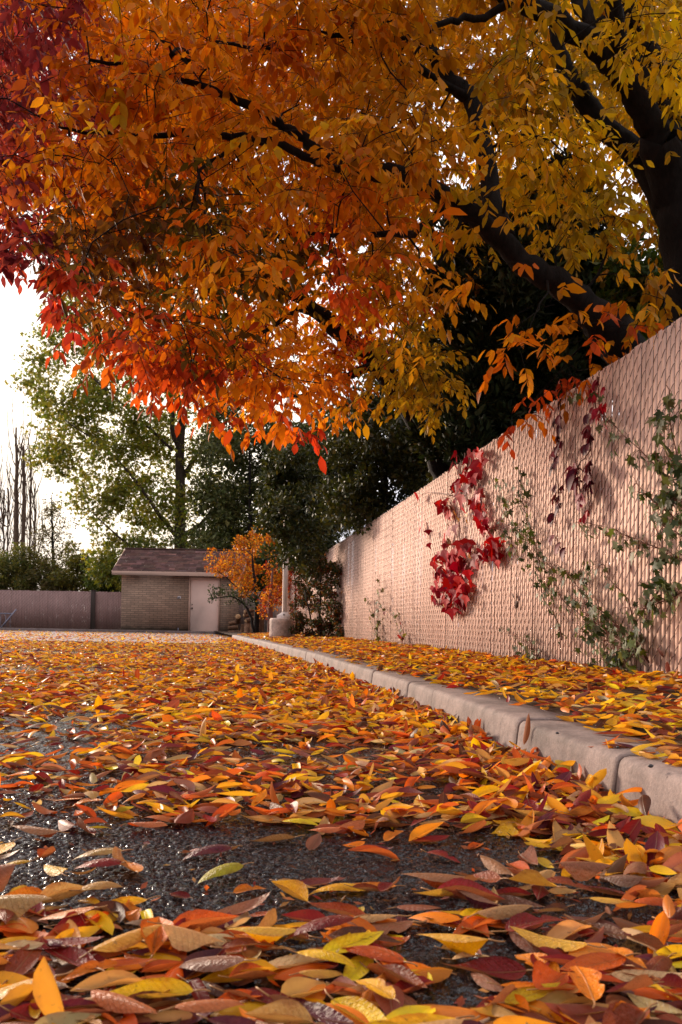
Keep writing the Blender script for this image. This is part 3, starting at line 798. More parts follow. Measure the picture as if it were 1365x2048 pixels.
# ash standing behind the fence, its limbs reaching over the road
ashA = thing('ash_tree', 'big multi stemmed ash with orange crown leaning over the pink fence, nearest', 'tree', P(1430, 1225, 6.1))
skA, tb = [], MB()
limb(tb, skA, [(1425,1240,6.1,.30),(1418,1000,6.1,.25),(1400,800,6.0,.23),(1390,620,5.9,.21),(1372,470,5.8,.165),(1345,370,5.75,.145),(1318,280,5.65,.125)], 14)
limb(tb, skA, [(1318,285,5.65,.105),(1298,240,5.6,.09),(1233,140,5.5,.075),(1158,68,5.4,.066),(1033,-2,5.2,.054),(900,-70,5.0,.05),(700,-170,4.8,.03)], 12)
limb(tb, skA, [(1330,290,5.7,.12),(1322,225,5.8,.085),(1273,145,5.8,.072),(1205,55,5.9,.064),(1155,-10,6.0,.056),(1080,-160,6.1,.05)], 12)
limb(tb, skA, [(1390,360,5.9,.12),(1363,235,5.9,.085),(1328,150,5.8,.075),(1283,75,5.8,.065),(1245,-5,5.7,.055),(1200,-120,5.7,.04)], 10)
limb(tb, skA, [(1370,470,6.0,.11),(1333,415,6.1,.10),(1283,325,6.2,.09),(1223,268,6.2,.08),(1180,215,6.2,.075),(1145,165,6.2,.07),(1118,85,6.2,.05),(1100,-20,6.3,.04)], 10)
limb(tb, skA, [(1410,950,6.0,.17),(1330,800,5.7,.15),(1262,712,5.5,.135),(1220,662,5.4,.13),(1170,610,5.3,.088),(1110,562,5.2,.076),(1060,532,5.15,.069),(1000,482,5.1,.063),(950,432,5.05,.058),(900,400,5.0,.052),(840,366,5.0,.058),(760,345,5.0,.05),(690,335,5.0,.046),(650,313,5.0,.034),(600,268,5.0,.03),(560,250,5.0,.026),(500,210,4.9,.024),(430,180,4.8,.018),(300,140,4.7,.012),(180,120,4.6,.008)], 12)
limb(tb, skA, [(700,338,5.0,.03),(620,320,5.0,.024),(560,290,5.0,.024),(490,275,5.0,.022),(420,271,5.0,.021),(362,267,5.0,.018),(260,270,4.9,.012),(120,255,4.8,.007)], 8)
limb(tb, skA, [(1010,482,5.2,.07),(985,380,5.4,.06),(945,205,5.6,.055),(918,178,5.6,.055),(880,130,5.6,.045),(860,90,5.6,.036),(850,55,5.6,.022)], 9)
limb(tb, skA, [(900,400,5.05,.03),(840,460,5.4,.025),(760,470,5.7,.02),(640,470,6.0,.014),(500,470,6.2,.01)], 7)
limb(tb, skA, [(945,205,5.6,.03),(830,130,5.4,.024),(760,90,5.2,.02),(690,70,5.0,.015),(560,95,4.8,.01),(420,80,4.6,.007)], 7)
limb(tb, skA, [(1033,0,5.2,.03),(980,25,5.1,.022),(900,45,5.0,.018),(840,60,4.9,.014),(760,95,4.8,.009)], 7)
limb(tb, skA, [(380,120,4.8,.02),(365,105,4.7,.026),(345,112,4.6,.02)], 7)

# second ash, farther along the fence
ashB = thing('ash_tree', 'dark leaning ash trunk rising behind the fence beside the red creeper', 'tree', P(915, 1240, 10.4))
skB, tb2 = [], MB()
limb(tb2, skB, [(925,1240,10.4,.22),(905,1050,10.3,.18),(890,945,10.2,.155),(852,868,10.0,.14),(800,790,9.8,.13),(752,727,9.6,.12),(702,685,9.4,.10),(665,650,9.2,.085),(620,610,9.0,.065),(582,588,8.9,.055),(515,570,8.7,.045),(420,560,8.4,.02),(300,560,8.0,.01)], 12)
limb(tb2, skB, [(890,945,10.2,.09),(925,800,10.2,.085),(935,680,10.3,.08),(915,582,10.3,.085),(880,510,10.2,.078),(860,470,10.2,.072),(837,405,10.1,.055),(800,300,10,.03),(760,200,9.8,.02)], 10)
limb(tb2, skB, [(665,650,9.2,.06),(650,640,9.1,.05),(600,618,9.0,.035),(545,655,8.8,.022),(430,690,8.5,.018),(380,700,8.4,.014),(250,690,8.2,.008)], 8)
limb(tb2, skB, [(620,612,9,.04),(560,575,8.8,.04),(520,545,8.7,.035),(440,470,8.5,.018),(300,430,8.2,.01)], 8)
limb(tb2, skB, [(752,727,9.6,.05),(690,760,9.3,.03),(600,790,9,.02),(480,800,8.7,.01)], 8)

LIMBS = [([(690,335),(760,345),(840,366),(900,400),(950,432),(1000,482),(1060,532),(1110,562),(1170,610),(1262,712)], 4.7, 60, .8),
         ([(362,267),(490,275)], 4.8, 45, .7), ([(480,195),(590,262),(690,335)], 4.8, 45, .6),
         ([(1033,0),(1158,68),(1233,140),(1298,240),(1345,370),(1372,470)], 5.2, 60, .72), ([(855,55),(880,130),(945,205)], 5.5, 55, .8), ([(1118,85),(1145,165),(1223,268),(1333,415)], 6.0, 50, .7),
         ([(515,560),(582,588),(665,650),(752,727),(830,840),(900,950)], 8.6, 60, .85), ([(837,405),(860,470),(915,582)], 10, 50, .75), ([(530,655),(610,615)], 8.8, 35, .6)]
def clear_of_limbs(u, v, Y):
    for pl, Yl, w, pr in LIMBS:
        if Y > Yl: continue
        for (x0, y0), (x1, y1) in zip(pl[:-1], pl[1:]):
            t = max(0, min(1, ((u-x0)*(x1-x0) + (v-y0)*(y1-y0)) / ((x1-x0)**2 + (y1-y0)**2)))
            if math.hypot(u - x0 - t*(x1-x0), v - 25 - y0 - t*(y1-y0)) < w and rng.random() < pr: return False
    return True

def canopy(n, Y0, Y1, skel, tmb, Lv, per, size, keep=lambda u, v: True, r=(.20, .36)):
    made = 0; cen, rad, cols, pers = [], [], [], []
    while made < n:
        u, v = rng.uniform(-420, 1420), rng.uniform(-420, 880)
        if not inside(CANOPY, u, v) or not keep(u, v): continue
        Y = rng.uniform(Y0, Y1)
        if not clear_of_limbs(u, v, Y): continue
        p = P(u, v, Y); made += 1
        pts = twig_to(tmb, skel, p)
        cen.append(p); rad.append(rng.uniform(*r)); cols.append(col_at(u, v)); pers.append(per)
    compound_leaves(Lv, tmb, cen, rad, cols, pers, size)
LA, LB = Leaves(), Leaves()
def keepA(u, v):
    inframe = -60 < u < 1400 and v > -80
    if not inframe: return rng.random() < .30
    if u > 900 and v > 440: return rng.random() < .10
    if u > 900 and v > 330: return rng.random() < .5
    if u > 950: return rng.random() < .85
    return True
canopy(400, 4.3, 6.9, skA, tb, LA, 15, .074, keepA)
def keepB(u, v):
    if not (-60 < u < 1400 and v > -80): return rng.random() < .15
    if u > 1130 and v > 250: return v < 600 and rng.random() < .75
    if u > 900 and v > 300: return rng.random() < .15
    return True
canopy(440, 7.0, 10.2, skB, tb2, LB, 23, .080, keepB, (.28, .5))
canopy(170, 10.3, 13.0, skB, tb2, LB, 24, .105, lambda u, v: -60 < u < 1400 and -80 < v < 720 and not (u > 890 and v > 380), (.5, .8))
# unseen limb and leaf clumps added overhead and behind the viewer, shading the foreground
limb(tb, skA, [(1233,140,5.5,.06),(1200,-400,4.6,.05),(1100,-1300,3.4,.035),(700,-2600,2.4,.015)], 8)
cen, rad = [], []
for _ in range(100):
    p = Vector((random.uniform(-3.2, .7), random.uniform(-2.5, 3.2), random.uniform(4.2, 5.8))); twig_to(tb, skA, p); cen.append(p); rad.append(random.uniform(.4, .65))
compound_leaves(LA, None, cen, rad, [COLS[random.choice(('orange', 'gold', 'amber', 'redor'))][random.randrange(4)] for _ in cen], [17] * len(cen), .095)
# sprays hanging before the dark conifer and along the fence top
extra = [(1060,655,4.9,'orange',9,.13),(1000,690,4.8,'orange',8,.10),(1035,700,4.8,'orange',7,.10),(1160,640,5.2,'gold',9,.14),(1175,680,5.2,'gold',6,.1),(1110,610,5.0,'gold',5,.1),
 (1110,755,5.6,'redor',9,.13),(1150,735,5.5,'gold',8,.12),(1075,790,5.7,'redor',8,.12),(1045,825,5.8,'orange',7,.1),(1020,845,5.9,'redor',5,.08),(1190,735,5.3,'orange',7,.1),
 (1215,640,5.0,'redor',8,.15),(1260,610,5.0,'redor',8,.14),(1330,600,4.9,'gold',9,.16),(1300,560,5.0,'amber',8,.16),(1350,540,5.0,'amber',8,.16),(1240,570,5.2,'amber',6,.14),
 (1000,440,4.8,'yellow',4,.08),(985,385,4.9,'yellow',7,.12),(1030,300,4.9,'yellow',9,.14),(1060,350,4.9,'yellow',5,.1),(955,545,4.8,'orange',4,.08),(1005,530,4.7,'orange',3,.06),
 (1130,470,5.1,'yolive',6,.15),(1090,430,5.1,'yellow',6,.14),(1200,500,5.3,'amber',7,.15),(1190,290,4.9,'yellow',9,.16),(1310,20,4.4,'yellow',7,.12),(1280,5,4.4,'yellow',6,.1),(1065,85,4.6,'yellow',8,.13),
 (240,160,4.4,'yellow',5,.1),(190,265,4.4,'yellow',3,.06),(245,30,4.4,'yellow',4,.08),(455,950/2,4.6,'orange',7,.1),(430,520,4.6,'orange',6,.08),(520,280,4.5,'yellow',6,.09),
 (580,845,5.6,'vermil',9,.13),(610,838,5.6,'vermil',8,.11),(545,825,5.7,'vermil',7,.12),(640,810,5.8,'orange',7,.12),(720,810,6.4,'amber',8,.15),(860,830,8.6,'yolive',7,.2),(800,815,8.4,'yolive',6,.2),(870,760,8.6,'yolive',7,.22),
 (590,650,9.8,'orange',10,.3),(620,700,9.8,'amber',10,.3),(560,665,9.6,'orange',10,.3),(650,720,9.9,'amber',10,.3),(580,720,9.5,'redor',10,.3),(540,640,9.5,'orange',10,.3),(690,640,9.9,'amber',8,.3),(20,478,4.4,'purple',7,.12),(60,500,4.4,'purple',7,.1),(90,540,4.5,'purple',5,.08),(130,515,4.5,'dkbrown',8,.14),(160,600,4.8,'crimson',8,.15),(150,650,4.9,'crimson',5,.1),(100,580,5.0,'crimson',6,.12),(200,700,5.0,'crimson',6,.12)]
cen = [P(u, v, Y) for u, v, Y, *_ in extra]
for c, e in zip(cen, extra): twig_to(tb if e[2] < 7 else tb2, skA if e[2] < 7 else skB, c, .0025, .012)
compound_leaves(LA, tb, cen, [e[5] for e in extra], [COLS[e[3]][i % 4] for i, e in enumerate(extra)], [max(1, int(e[4] * .5)) for e in extra], .088)
o = tb.build('trunk', M['bark'], ashA, True); LA.build('crown', M['ash'], ashA)
o = tb2.build('trunk', M['bark'], ashB, True); LB.build('crown', M['ash'], ashB)

# ---- generic broadleaf / evergreen crowns
QUAD = leaf_tpl(3, 3, 1.0, .55, (.6, .6), fold=.25, arch=-.4)
STAR = lobed_tpl([(-2.2, .62), (-1.1, .85), (0, 1.0), (1.1, .85), (2.2, .62)], 1, .15, .5, .25)
SPRAY = leaf_tpl(4, 3, 1.0, .38, (.35, .9), fold=.5, arch=.3)

def blob_leaves(Lv, cen, rad, n, size, cols, tpl, up=.0, out_=.6, shell=.5, flat=1.0, sd=.25):
    """leaf clumps through an ellipsoid: more of them near its skin"""
    cen = np.array(cen); rad = np.array(rad, dtype=float)
    d = rng.normal(0, 1, (n, 3)); d /= np.linalg.norm(d, axis=1, keepdims=True)
    r = rng.random(n) ** (1 / 3.0) * (1 - shell) + shell * (1 - .25 * rng.random(n) ** 2)
    p = cen + d * rad * r[:, None]
    D = d * out_ + rng.normal(0, .6, (n, 3)) + np.array([0, 0, up])
    c = np.array(cols)[rng.integers(0, len(cols), n)]
    Lv.add(tpl, p, rots_dir(D), size * np.exp(rng.normal(0, sd, n)), jitter_col(c, n, .22, .07))

def clump_tree(name, label, base, trunk, clumps, leafn, size, cols, tpl, mat, bark, group=None, cat='tree', sub=6, subr=.42, up=.0, twig_r=.03, stub=None, sd=.25):
    """trunk: list of limbs [(point, radius)...]; clumps: (point, radius)"""
    root = thing(name, label, cat, base, group); mb, sk, Lv = MB(), [], Leaves()
    for lm in trunk:
        q, rr = smooth_path([Vector(p) for p, r in lm], [r for p, r in lm], 4, .01)
        mb.tube(q, rr, 8, wob=.06); sk += list(zip(q, rr))
    for c, r in clumps:
        twig_to(mb, sk, Vector(c), twig_r * .25, twig_r, .06)
        for _ in range(sub):
            d = rng.normal(0, 1, 3); d /= np.linalg.norm(d)
            cc = np.array(c) + d * r * rng.uniform(.35, .95)
            blob_leaves(Lv, cc, np.array([1, 1, .75]) * r * subr * rng.uniform(.7, 1.2), int(leafn / sub), size, cols, tpl, up, shell=.25, sd=sd)
            if rng.random() < .5: twig_to(mb, sk, Vector(cc), twig_r * .15, twig_r * .5, .05)
    mb.build('trunk', bark, root, True); Lv.build('crown', mat, root)
    return root

# sycamore behind the shed
Ys = 42.
GS = [(.14,.165,.034),(.18,.195,.042),(.11,.135,.03),(.25,.22,.05),(.20,.18,.04)]
tr = [[(P(362,1262,Ys), .33),(P(360,1100,Ys), .29),(P(361,1000,Ys), .26),(P(360,900,Ys), .22),(P(363,840,Ys), .17),(P(345,740,Ys), .10),(P(340,650,Ys), .05)],
      [(P(362,960,Ys), .16),(P(395,910,Ys+.5), .12),(P(420,860,Ys+1), .08),(P(440,800,Ys+1), .04)],
      [(P(360,900,Ys), .13),(P(345,860,Ys-.5), .12),(P(343,800,Ys-.5), .09),(P(300,700,Ys-1), .04)],
      [(P(360,1080,Ys), .14),(P(320,1030,Ys-1), .10),(P(270,960,Ys-1), .07),(P(215,900,Ys-1), .05),(P(130,840,Ys-1), .02)],
      [(P(365,1070,Ys), .14),(P(400,1050,Ys+1), .10),(P(450,1000,Ys+1.4), .06),(P(500,960,Ys+1), .03)],
      [(P(345,900,Ys-.3), .08),(P(270,830,Ys-.6), .06),(P(190,760,Ys-.6), .04),(P(110,690,Ys), .02)],
      [(P(330,1150,Ys), .10),(P(240,1075,Ys-1), .05),(P(190,1030,Ys-1), .02),(P(165,1010,Ys-1), .01)]]
spots = [(150,800),(135,845),(230,870),(285,865),(205,775),(165,880),(255,890),(320,900),(345,780),(300,740),(225,980),(270,1015),(180,800),(120,900),(325,1020),(90,700),(78,770),(120,640),(150,650),(95,820),(190,660),(130,690),(110,660),(150,740),(100,740),(180,700),(210,760),(240,720),(200,820),(160,840),(110,870),(85,920),(130,930),(180,880),(240,800),(280,760),(260,850),(300,820),(330,780),(370,790),(230,910),(270,920),(300,880),(340,850),(400,840),(430,870),(390,900),(420,930),(310,960),(260,990),(340,1000),(290,1040),(240,960),(190,960),(200,1030),(400,990),(440,980),(460,1040),(380,1040),(330,1070),(280,1090),(230,1090),(210,1120),(300,1120),(240,1150),(430,1080),(380,1100),(345,940),(310,700),(350,720),(260,680),(170,640),(420,780),(450,820),(215,1000),(170,990)]
cl = [(P(u + rng.normal(0, 8), v + rng.normal(0, 8), Ys + rng.uniform(-2.2, 2.2)), rng.uniform(.75, 1.15)) for u, v in spots]
clump_tree('sycamore_tree', 'tall green sycamore with airy crown standing behind the brick shed', P(362,1262,Ys), tr, cl, 400, .13, GS, STAR, M['airy'], M['bark2'], sub=15, subr=.62, twig_r=.05)
cl = [(P(u, v, Ys - 3 + rng.uniform(-1, 1)), rng.uniform(.7, 1.0)) for u, v in [(340,1095),(300,1085),(380,1095),(420,1090),(455,1075),(260,1100),(470,1110),(440,1120),(230,1130),(205,1150)]]
clump_tree('shrub', 'light green shrub peeping over the brick shed roof under the sycamore', P(350,1262,Ys-3), [[(P(350,1262,Ys-3), .1),(P(345,1120,Ys-3), .03)]], cl, 260, .13, [(.09,.11,.02),(.14,.15,.03),(.07,.09,.02)], QUAD, M['green'], M['bark2'], cat='shrub')

# dark evergreens behind the fence
EV = [(.032,.042,.012),(.048,.056,.015),(.068,.072,.018),(.024,.031,.010),(.095,.092,.024)]
def evergreen(label, spots, Y, dY, rr, leafn, size, cols, base_u, name='evergreen_tree', mat='glossy', tpl=QUAD, sub=6, subr=.5, up=0.):
    b = P(base_u, 1255, Y); b.z = 0
    top = min(s[1] for s in spots); tp = P(base_u, max(top + 40, 900), Y)
    cl = [(P(u, v, Y + rng.uniform(-dY, dY)), rng.uniform(*rr)) for u, v in spots]
    cl += [(P(u + rng.normal(0, 22), v + rng.normal(0, 22), Y + dY * rng.uniform(.3, 1.6)), rng.uniform(*rr)) for u, v in spots]
    leafn = int(leafn * 1.35); size *= 1.25
    clump_tree(name, label, b, [[(b, .16), (b.lerp(tp, .5), .1), (tp, .03)]], cl, leafn, size, cols, tpl, M[mat], M['bark'], sub=sub, subr=subr, up=up, twig_r=.03)
evergreen('dark olive broadleaf tree beside the sycamore, above the orange tree', [(470,860),(440,900),(500,830),(520,880),(480,920),(520,950),(455,960),(490,990),(540,1000),(510,1040),(460,1030),(550,1050),(480,1070),(530,1090),(440,1060),(570,930),(580,980),(600,1040),(560,870),(600,880),(640,860),(430,1010),(420,1080)], 37, 1.6, (.95, 1.4), 480, .13, [(.07,.08,.022),(.09,.095,.026),(.05,.06,.018),(.13,.12,.035)], 500)
evergreen('dark glossy evergreen hanging over the far fence behind the pole', [(620,900),(590,950),(640,950),(610,1000),(660,1000),(600,1050),(640,1050),(680,1040),(590,1090),(620,1085),(655,1075),(690,880),(700,940),(720,990),(660,880),(700,1030),(640,1110),(610,1120),(670,840),(600,1000),(585,1040)], 18.5, .9, (.42, .62), 420, .075, EV, 720)
evergreen('dark leafy bough hanging forward over the fence and across the pole top', [(575,960),(590,1000),(560,1010),(580,1040),(600,1060),(565,1060),(585,1078),(610,1030),(560,970),(590,930),(620,980),(630,1040),(555,1040),(600,900),(570,920),(625,1075),(605,1090)], 15.6, .5, (.28, .40), 330, .06, EV, 740)
evergreen('dark evergreen mass under the leaning ash trunk, behind the fence', [(740,870),(780,900),(720,930),(760,950),(800,950),(740,1000),(780,985),(820,920),(840,960),(700,980),(710,1020),(750,1030),(800,880),(820,850),(760,830),(720,870),(690,1010),(860,930),(870,900),(790,800),(740,790),(840,800),(680,900)], 13.2, .7, (.34, .5), 420, .06, EV, 770)
evergreen('black green bushy evergreen between the leaning ash and the cypress', [(860,760),(890,800),(870,850),(900,880),(920,840),(880,900),(850,800),(900,740),(890,920),(930,880),(830,760),(800,740),(870,700),(820,700)], 11.8, .6, (.34, .5), 400, .06, EV, 880)
CY = [(.016,.026,.010),(.024,.036,.013),(.034,.048,.017),(.012,.019,.009),(.046,.060,.022)]
evergreen('dark cypress with dense drooping sprays behind the fence', [(960,460),(1000,480),(940,530),(990,550),(1040,520),(930,600),(980,620),(1030,600),(1080,600),(920,680),(970,690),(1020,680),(1070,670),(920,760),(960,770),(1010,760),(1060,750),(1100,700),(930,830),(980,830),(1020,820),(960,880),(1000,870),(1080,560),(950,720),(1100,640),(1120,740),(1060,800),(940,650),(1000,720),(990,420),(1040,450),(925,870),(960,905)], 9.2, .55, (.26, .36), 620, .075, CY, 1010, 'cypress_tree', 'needle', SPRAY, 6, .5, .7)
evergreen('second dark cypress behind the big ash limb', [(1100,430),(1140,480),(1180,540),(1120,540),(1160,600),(1200,620),(1130,640),(1180,680),(1220,700),(1150,720),(1100,380),(1140,420),(1190,740),(1230,640),(1210,560),(1250,690),(1170,470),(1120,800),(1160,770),(1250,740)], 10.0, .6, (.3, .42), 560, .08, CY, 1170, 'cypress_tree', 'needle', SPRAY, 6, .5, .7)
evergreen('green leafy bush showing between the ash stems above the fence', [(1290,590),(1330,560),(1270,630),(1350,620),(1310,640),(1380,580),(1400,640),(1280,540),(1370,530),(1420,560),(1290,680),(1340,660)], 8.6, .5, (.24, .36), 300, .07, [(.06,.10,.015),(.10,.14,.02),(.04,.07,.015),(.2,.17,.03)], 1330, 'leafy_bush', 'green')

evergreen('low dark bush filling the gap above the grey fence, behind the orange tree', [(480,1160),(500,1150),(520,1160),(540,1150),(560,1165),(580,1150),(600,1160),(550,1180),(575,1180),(595,1180),(525,1180),(500,1180),(560,1130),(540,1125),(590,1130),(610,1140),(520,1130)], 36.5, .8, (.6, .9), 420, .12, EV, 560, 'bush')
hb = Vector((fence_x(4.5) + 1.0, 4.5, 0))
clump_tree('added_hedge', 'dark foliage added close behind the near end of the pink fence, blocking sky in its gaps', hb,
   [[(hb, .04), (hb + Vector((.1, .2, 1.5)), .01)]], [((fence_x(y) + random.uniform(.42, .9), y, z), .30) for y in np.arange(2.6, 8.4, .34) for z in (.3, .75, 1.2, 1.62, 1.85)], 260, .095, EV, QUAD, M['glossy'], M['bark'], cat='added_hedge', sub=5, subr=.7, twig_r=.008)
# small orange tree by the shed
Yo = 27.5
OC = [(.44,.15,.012),(.46,.20,.016),(.36,.10,.010),(.26,.05,.012),(.50,.26,.024),(.20,.09,.015)]
spots = [(500,1075),(470,1090),(530,1085),(450,1110),(490,1110),(550,1100),(570,1115),(430,1135),(465,1140),(510,1140),(545,1135),(575,1145),(445,1160),(490,1165),(530,1160),(565,1170),(520,1100),(480,1125),(555,1080),(425,1150),(540,1185),(555,1180),(580,1120),(585,1140),(575,1165),(570,1095),(560,1190),(580,1180),(535,1195)]
ot = clump_tree('ornamental_tree', 'small bright orange tree in front of the shed corner', P(513,1268,Yo), [[(P(513,1272,Yo), .10),(P(514,1220,Yo), .08),(P(512,1180,Yo), .06),(P(505,1110,Yo), .02)],[(P(513,1200,Yo), .04),(P(540,1160,Yo+.3), .02),(P(560,1110,Yo+.3), .01)],[(P(513,1205,Yo), .04),(P(470,1170,Yo-.2), .02),(P(435,1140,Yo-.2), .01)]],
   [(P(u + 8 + rng.normal(0, 7), v + rng.normal(0, 6), Yo + rng.uniform(-.8, .8)), rng.uniform(.30, .50)) for u, v in spots], 430, .068, OC, QUAD, M['ash'], M['bark'], twig_r=.02, subr=.5)
clump_tree('shrub', 'dark green low branching shrub below the orange tree, reaching across the shed door', P(508,1268,Yo-.6), [[(P(508,1270,Yo-.6), .05),(P(500,1225,Yo-.6), .04),(P(470,1195,Yo-.6), .02),(P(420,1198,Yo-.6), .01)]],
   [(P(u, v, Yo - .6 + rng.uniform(-.3, .3)), rng.uniform(.18, .28)) for u, v in [(425,1197),(440,1190),(455,1182),(470,1190),(485,1195),(500,1190),(480,1178),(515,1200),(500,1205),(430,1180),(465,1200)]], 90, .065, [(.03,.04,.015),(.05,.06,.02),(.022,.03,.015)], QUAD, M['green'], M['bark'], cat='shrub', twig_r=.015)
clump_tree('small_tree', 'slim reddish trunk with dark red and yellow leaves beside the concrete footing', P(541,1275,23), [[(P(541,1277,23), .075),(P(541,1230,23), .07),(P(543,1180,23), .04),(P(548,1130,23), .015)]],
   [(P(u, v, 23 + rng.uniform(-.3, .3)), rng.uniform(.16, .28)) for u, v in [(548,1120),(560,1135),(540,1140),(530,1195),(545,1195),(525,1210),(540,1210),(530,1225),(555,1190),(565,1180),(540,1180)]], 110, .06, [(.16,.018,.015),(.22,.03,.02),(.50,.22,.02),(.10,.012,.015),(.45,.15,.02)], QUAD, M['ash'], simple_mat('red_bark', (.15, .06, .045), .8, .2), twig_r=.012)
clump_tree('red_shrub', 'dark red leafed shrub between the white pole and the fence', P(590,1275,20), [[(P(592,1277,20), .03),(P(592,1200,20), .02),(P(590,1140,20), .01)]],
   [(P(u, v, 20 + rng.uniform(-.3, .3)), rng.uniform(.14, .24)) for u, v in [(585,1145),(595,1160),(588,1180),(598,1200),(590,1215),(586,1230),(600,1180),(605,1150),(592,1245),(600,1230),(590,1130)]], 130, .055, [(.12,.014,.014),(.17,.022,.02),(.08,.012,.015),(.10,.05,.02)], QUAD, M['ash'], M['twig'], cat='shrub', twig_r=.01)
# mixed shrub growing against the far end of the fence
spots = [(620,1130),(640,1125),(660,1135),(605,1160),(630,1155),(655,1160),(675,1150),(615,1185),(640,1185),(665,1185),(600,1210),(625,1215),(650,1215),(672,1215),(605,1240),(632,1245),(658,1245),(678,1240),(610,1265),(640,1268),(665,1265),(595,1255),(680,1265)]
clump_tree('leafy_shrub', 'dense green shrub with a few red leaves against the far part of the fence', P(640,1278,16.4), [[(P(640,1280,16.4), .03),(P(640,1210,16.4), .02),(P(645,1140,16.4), .01)],[(P(630,1280,16.4), .02),(P(610,1180,16.4), .01)],[(P(655,1280,16.4), .02),(P(670,1180,16.6), .01)]],
   [(P(u, v, 16.2 + rng.uniform(-.35, .35) - (u-640)*.02), rng.uniform(.15, .22)) for u, v in spots], 480, .048, [(.035,.045,.018),(.055,.065,.025),(.025,.035,.015),(.09,.09,.03),(.20,.035,.02),(.05,.055,.02),(.30,.12,.02)], QUAD, M['glossy'], M['twig'], cat='shrub', twig_r=.01)

# bare poplars and bushes behind the far fence
def bare_poplar(label, u0, spread, vtop, Y, stems, br):
    b = P(u0, 1250, Y); b.z = 0
    root = thing('poplar_tree', label, 'tree', b, 'bare poplars behind the far fence'); mb, sk = MB(), []
    for u, top, r in stems:
        pts = [P(u0 + (u-u0)*.4, 1255, Y), P(u, 1180, Y), P(u - .5, 1080, Y), P(u + .5, 980, Y), P(u, top, Y)]
        q, rr = smooth_path(pts, [r, r*.95, r*.85, r*.72, r*.3], 4, .03); mb.tube(q, rr, 7); sk += list(zip(q, rr))
    bb = MB()
    for _ in range(br):
        i = random.randrange(len(stems)); u, top, r = stems[i]; v0 = random.uniform(max(top, 900), 1170)
        s = random.choice((-1, 1)) * random.uniform(4, spread); h = random.uniform(60, 170)
        pts = [P(u, v0, Y), P(u + s*.5, v0 - h*.12, Y + random.uniform(-.5, .5)), P(u + s, v0 - h*.5, Y + random.uniform(-.8, .8)), P(u + s*random.uniform(.7, 1.05), v0 - h, Y)]
        q, rr = smooth_path(pts, [.042, .034, .022, .010], 4, .03); bb.tube(q, rr, 5)
        for _ in range(2):
            k = random.randrange(4, len(q)); p = q[k]; e = p + Vector((random.gauss(0, .35), random.gauss(0, .3), random.uniform(.6, 1.5)))
            bb.tube([p, p.lerp(e, .5) + Vector((random.gauss(0, .1), 0, 0)), e], [.018, .014, .008], 4)
    for u, top, r in stems:
        for _ in range(7):
            p = P(u, top + random.uniform(0, 120), Y); e = p + Vector((random.gauss(0, .35), random.gauss(0, .3), random.uniform(1.2, 3.2)))
            bb.tube([p, p.lerp(e, .5) + Vector((random.gauss(0, .12), 0, 0)), e], [.035, .028, .012], 4)
    mb.build('trunk', M['bark3'], root, True); bb.build('branches', M['bark3'], root, True)
bare_poplar('bare cut back poplar with two thick stems rising over the far fence', 40, 30, 830, 56, [(33, 855, .19), (48, 890, .17)], 20)
bare_poplar('thin bare poplar stem beside the thick bare poplar', 62, 22, 930, 58, [(61, 900, .08), (70, 960, .06)], 14)
bare_poplar('bare poplar at the very edge with fine upright twigs', 8, 24, 950, 57, [(8, 1010, .07), (16, 1000, .06), (-12, 990, .07)], 18)
cl = [(P(u + rng.normal(0, 3), v, 46 + rng.uniform(-1, 1)), rng.uniform(.5, .8)) for u, v in [(105,1005),(95,1030),(112,1035),(125,1050),(90,1060),(105,1065),(130,1080),(85,1090),(110,1095),(140,1105),(75,1120),(100,1125),(130,1130),(150,1130)]]
clump_tree('small_tree', 'sparse half bare young tree with a slim dark trunk behind the far fence', P(106,1255,46), [[(P(106,1262,46), .10),(P(106,1120,46), .08),(P(105,1040,46), .05),(P(104,990,46), .015)]] + [[(P(106,v,46), .03),(P(106+s,v-35,46), .015),(P(106+s*1.3,v-60,46), .006)] for v, s in ((1130,25),(1120,-25),(1090,20),(1085,-18),(1060,14),(1055,-12),(1150,35),(1150,-30))], cl, 210, .11, [(.10,.06,.03),(.07,.06,.02),(.13,.10,.03)], QUAD, M['green'], M['bark'], sub=4, subr=.7, twig_r=.02)
BU = [(.11,.115,.03),(.15,.14,.035),(.08,.09,.028),(.19,.15,.045)]
bl = [('ochre green bush behind the far fence beside the sparse young tree', [(150,1120),(165,1135),(140,1145),(160,1160),(180,1165),(145,1170)], [(.20,.16,.03),(.15,.13,.03),(.10,.10,.028)], 44, 155),
      ('green bush behind the fence close to the shed wall', [(200,1140),(220,1130),(190,1160),(215,1160),(235,1150),(230,1170),(205,1175),(245,1175)], [(.10,.13,.026),(.14,.17,.03),(.07,.09,.022)], 43, 215),
      ('olive bush below the bare poplars', [(20,1130),(40,1120),(10,1150),(35,1150),(55,1145),(20,1170),(50,1170),(60,1125)], BU, 45, 38),
      ('brownish bush between the poplars and the sparse young tree', [(75,1140),(90,1150),(105,1160),(75,1165),(95,1172),(120,1165),(125,1150)], [(.17,.125,.045),(.12,.10,.038),(.09,.09,.03)], 44.5, 95),
      ('dark green bush at the far fence edge beyond the pipe gate', [(-20,1130),(0,1140),(-30,1150),(-5,1165),(-40,1170),(10,1172)], BU, 46, -15)]
for lab, sp, cols, Y, bu in bl:
    b = P(bu, 1262, Y); b.z = 0
    clump_tree('bush', lab, b, [[(b, .06), (P(bu, 1150, Y), .02)], [(b, .05), (P(bu + 15, 1140, Y), .015)], [(b, .05), (P(bu - 15, 1145, Y), .015)]], [(P(u, v, Y + rng.uniform(-.8, .8)), rng.uniform(.6, .9)) for u, v in sp], 1000, .13, cols, QUAD, M['green'], M['bark'], group='bushes behind the far fence', cat='bush', twig_r=.02, subr=.55)
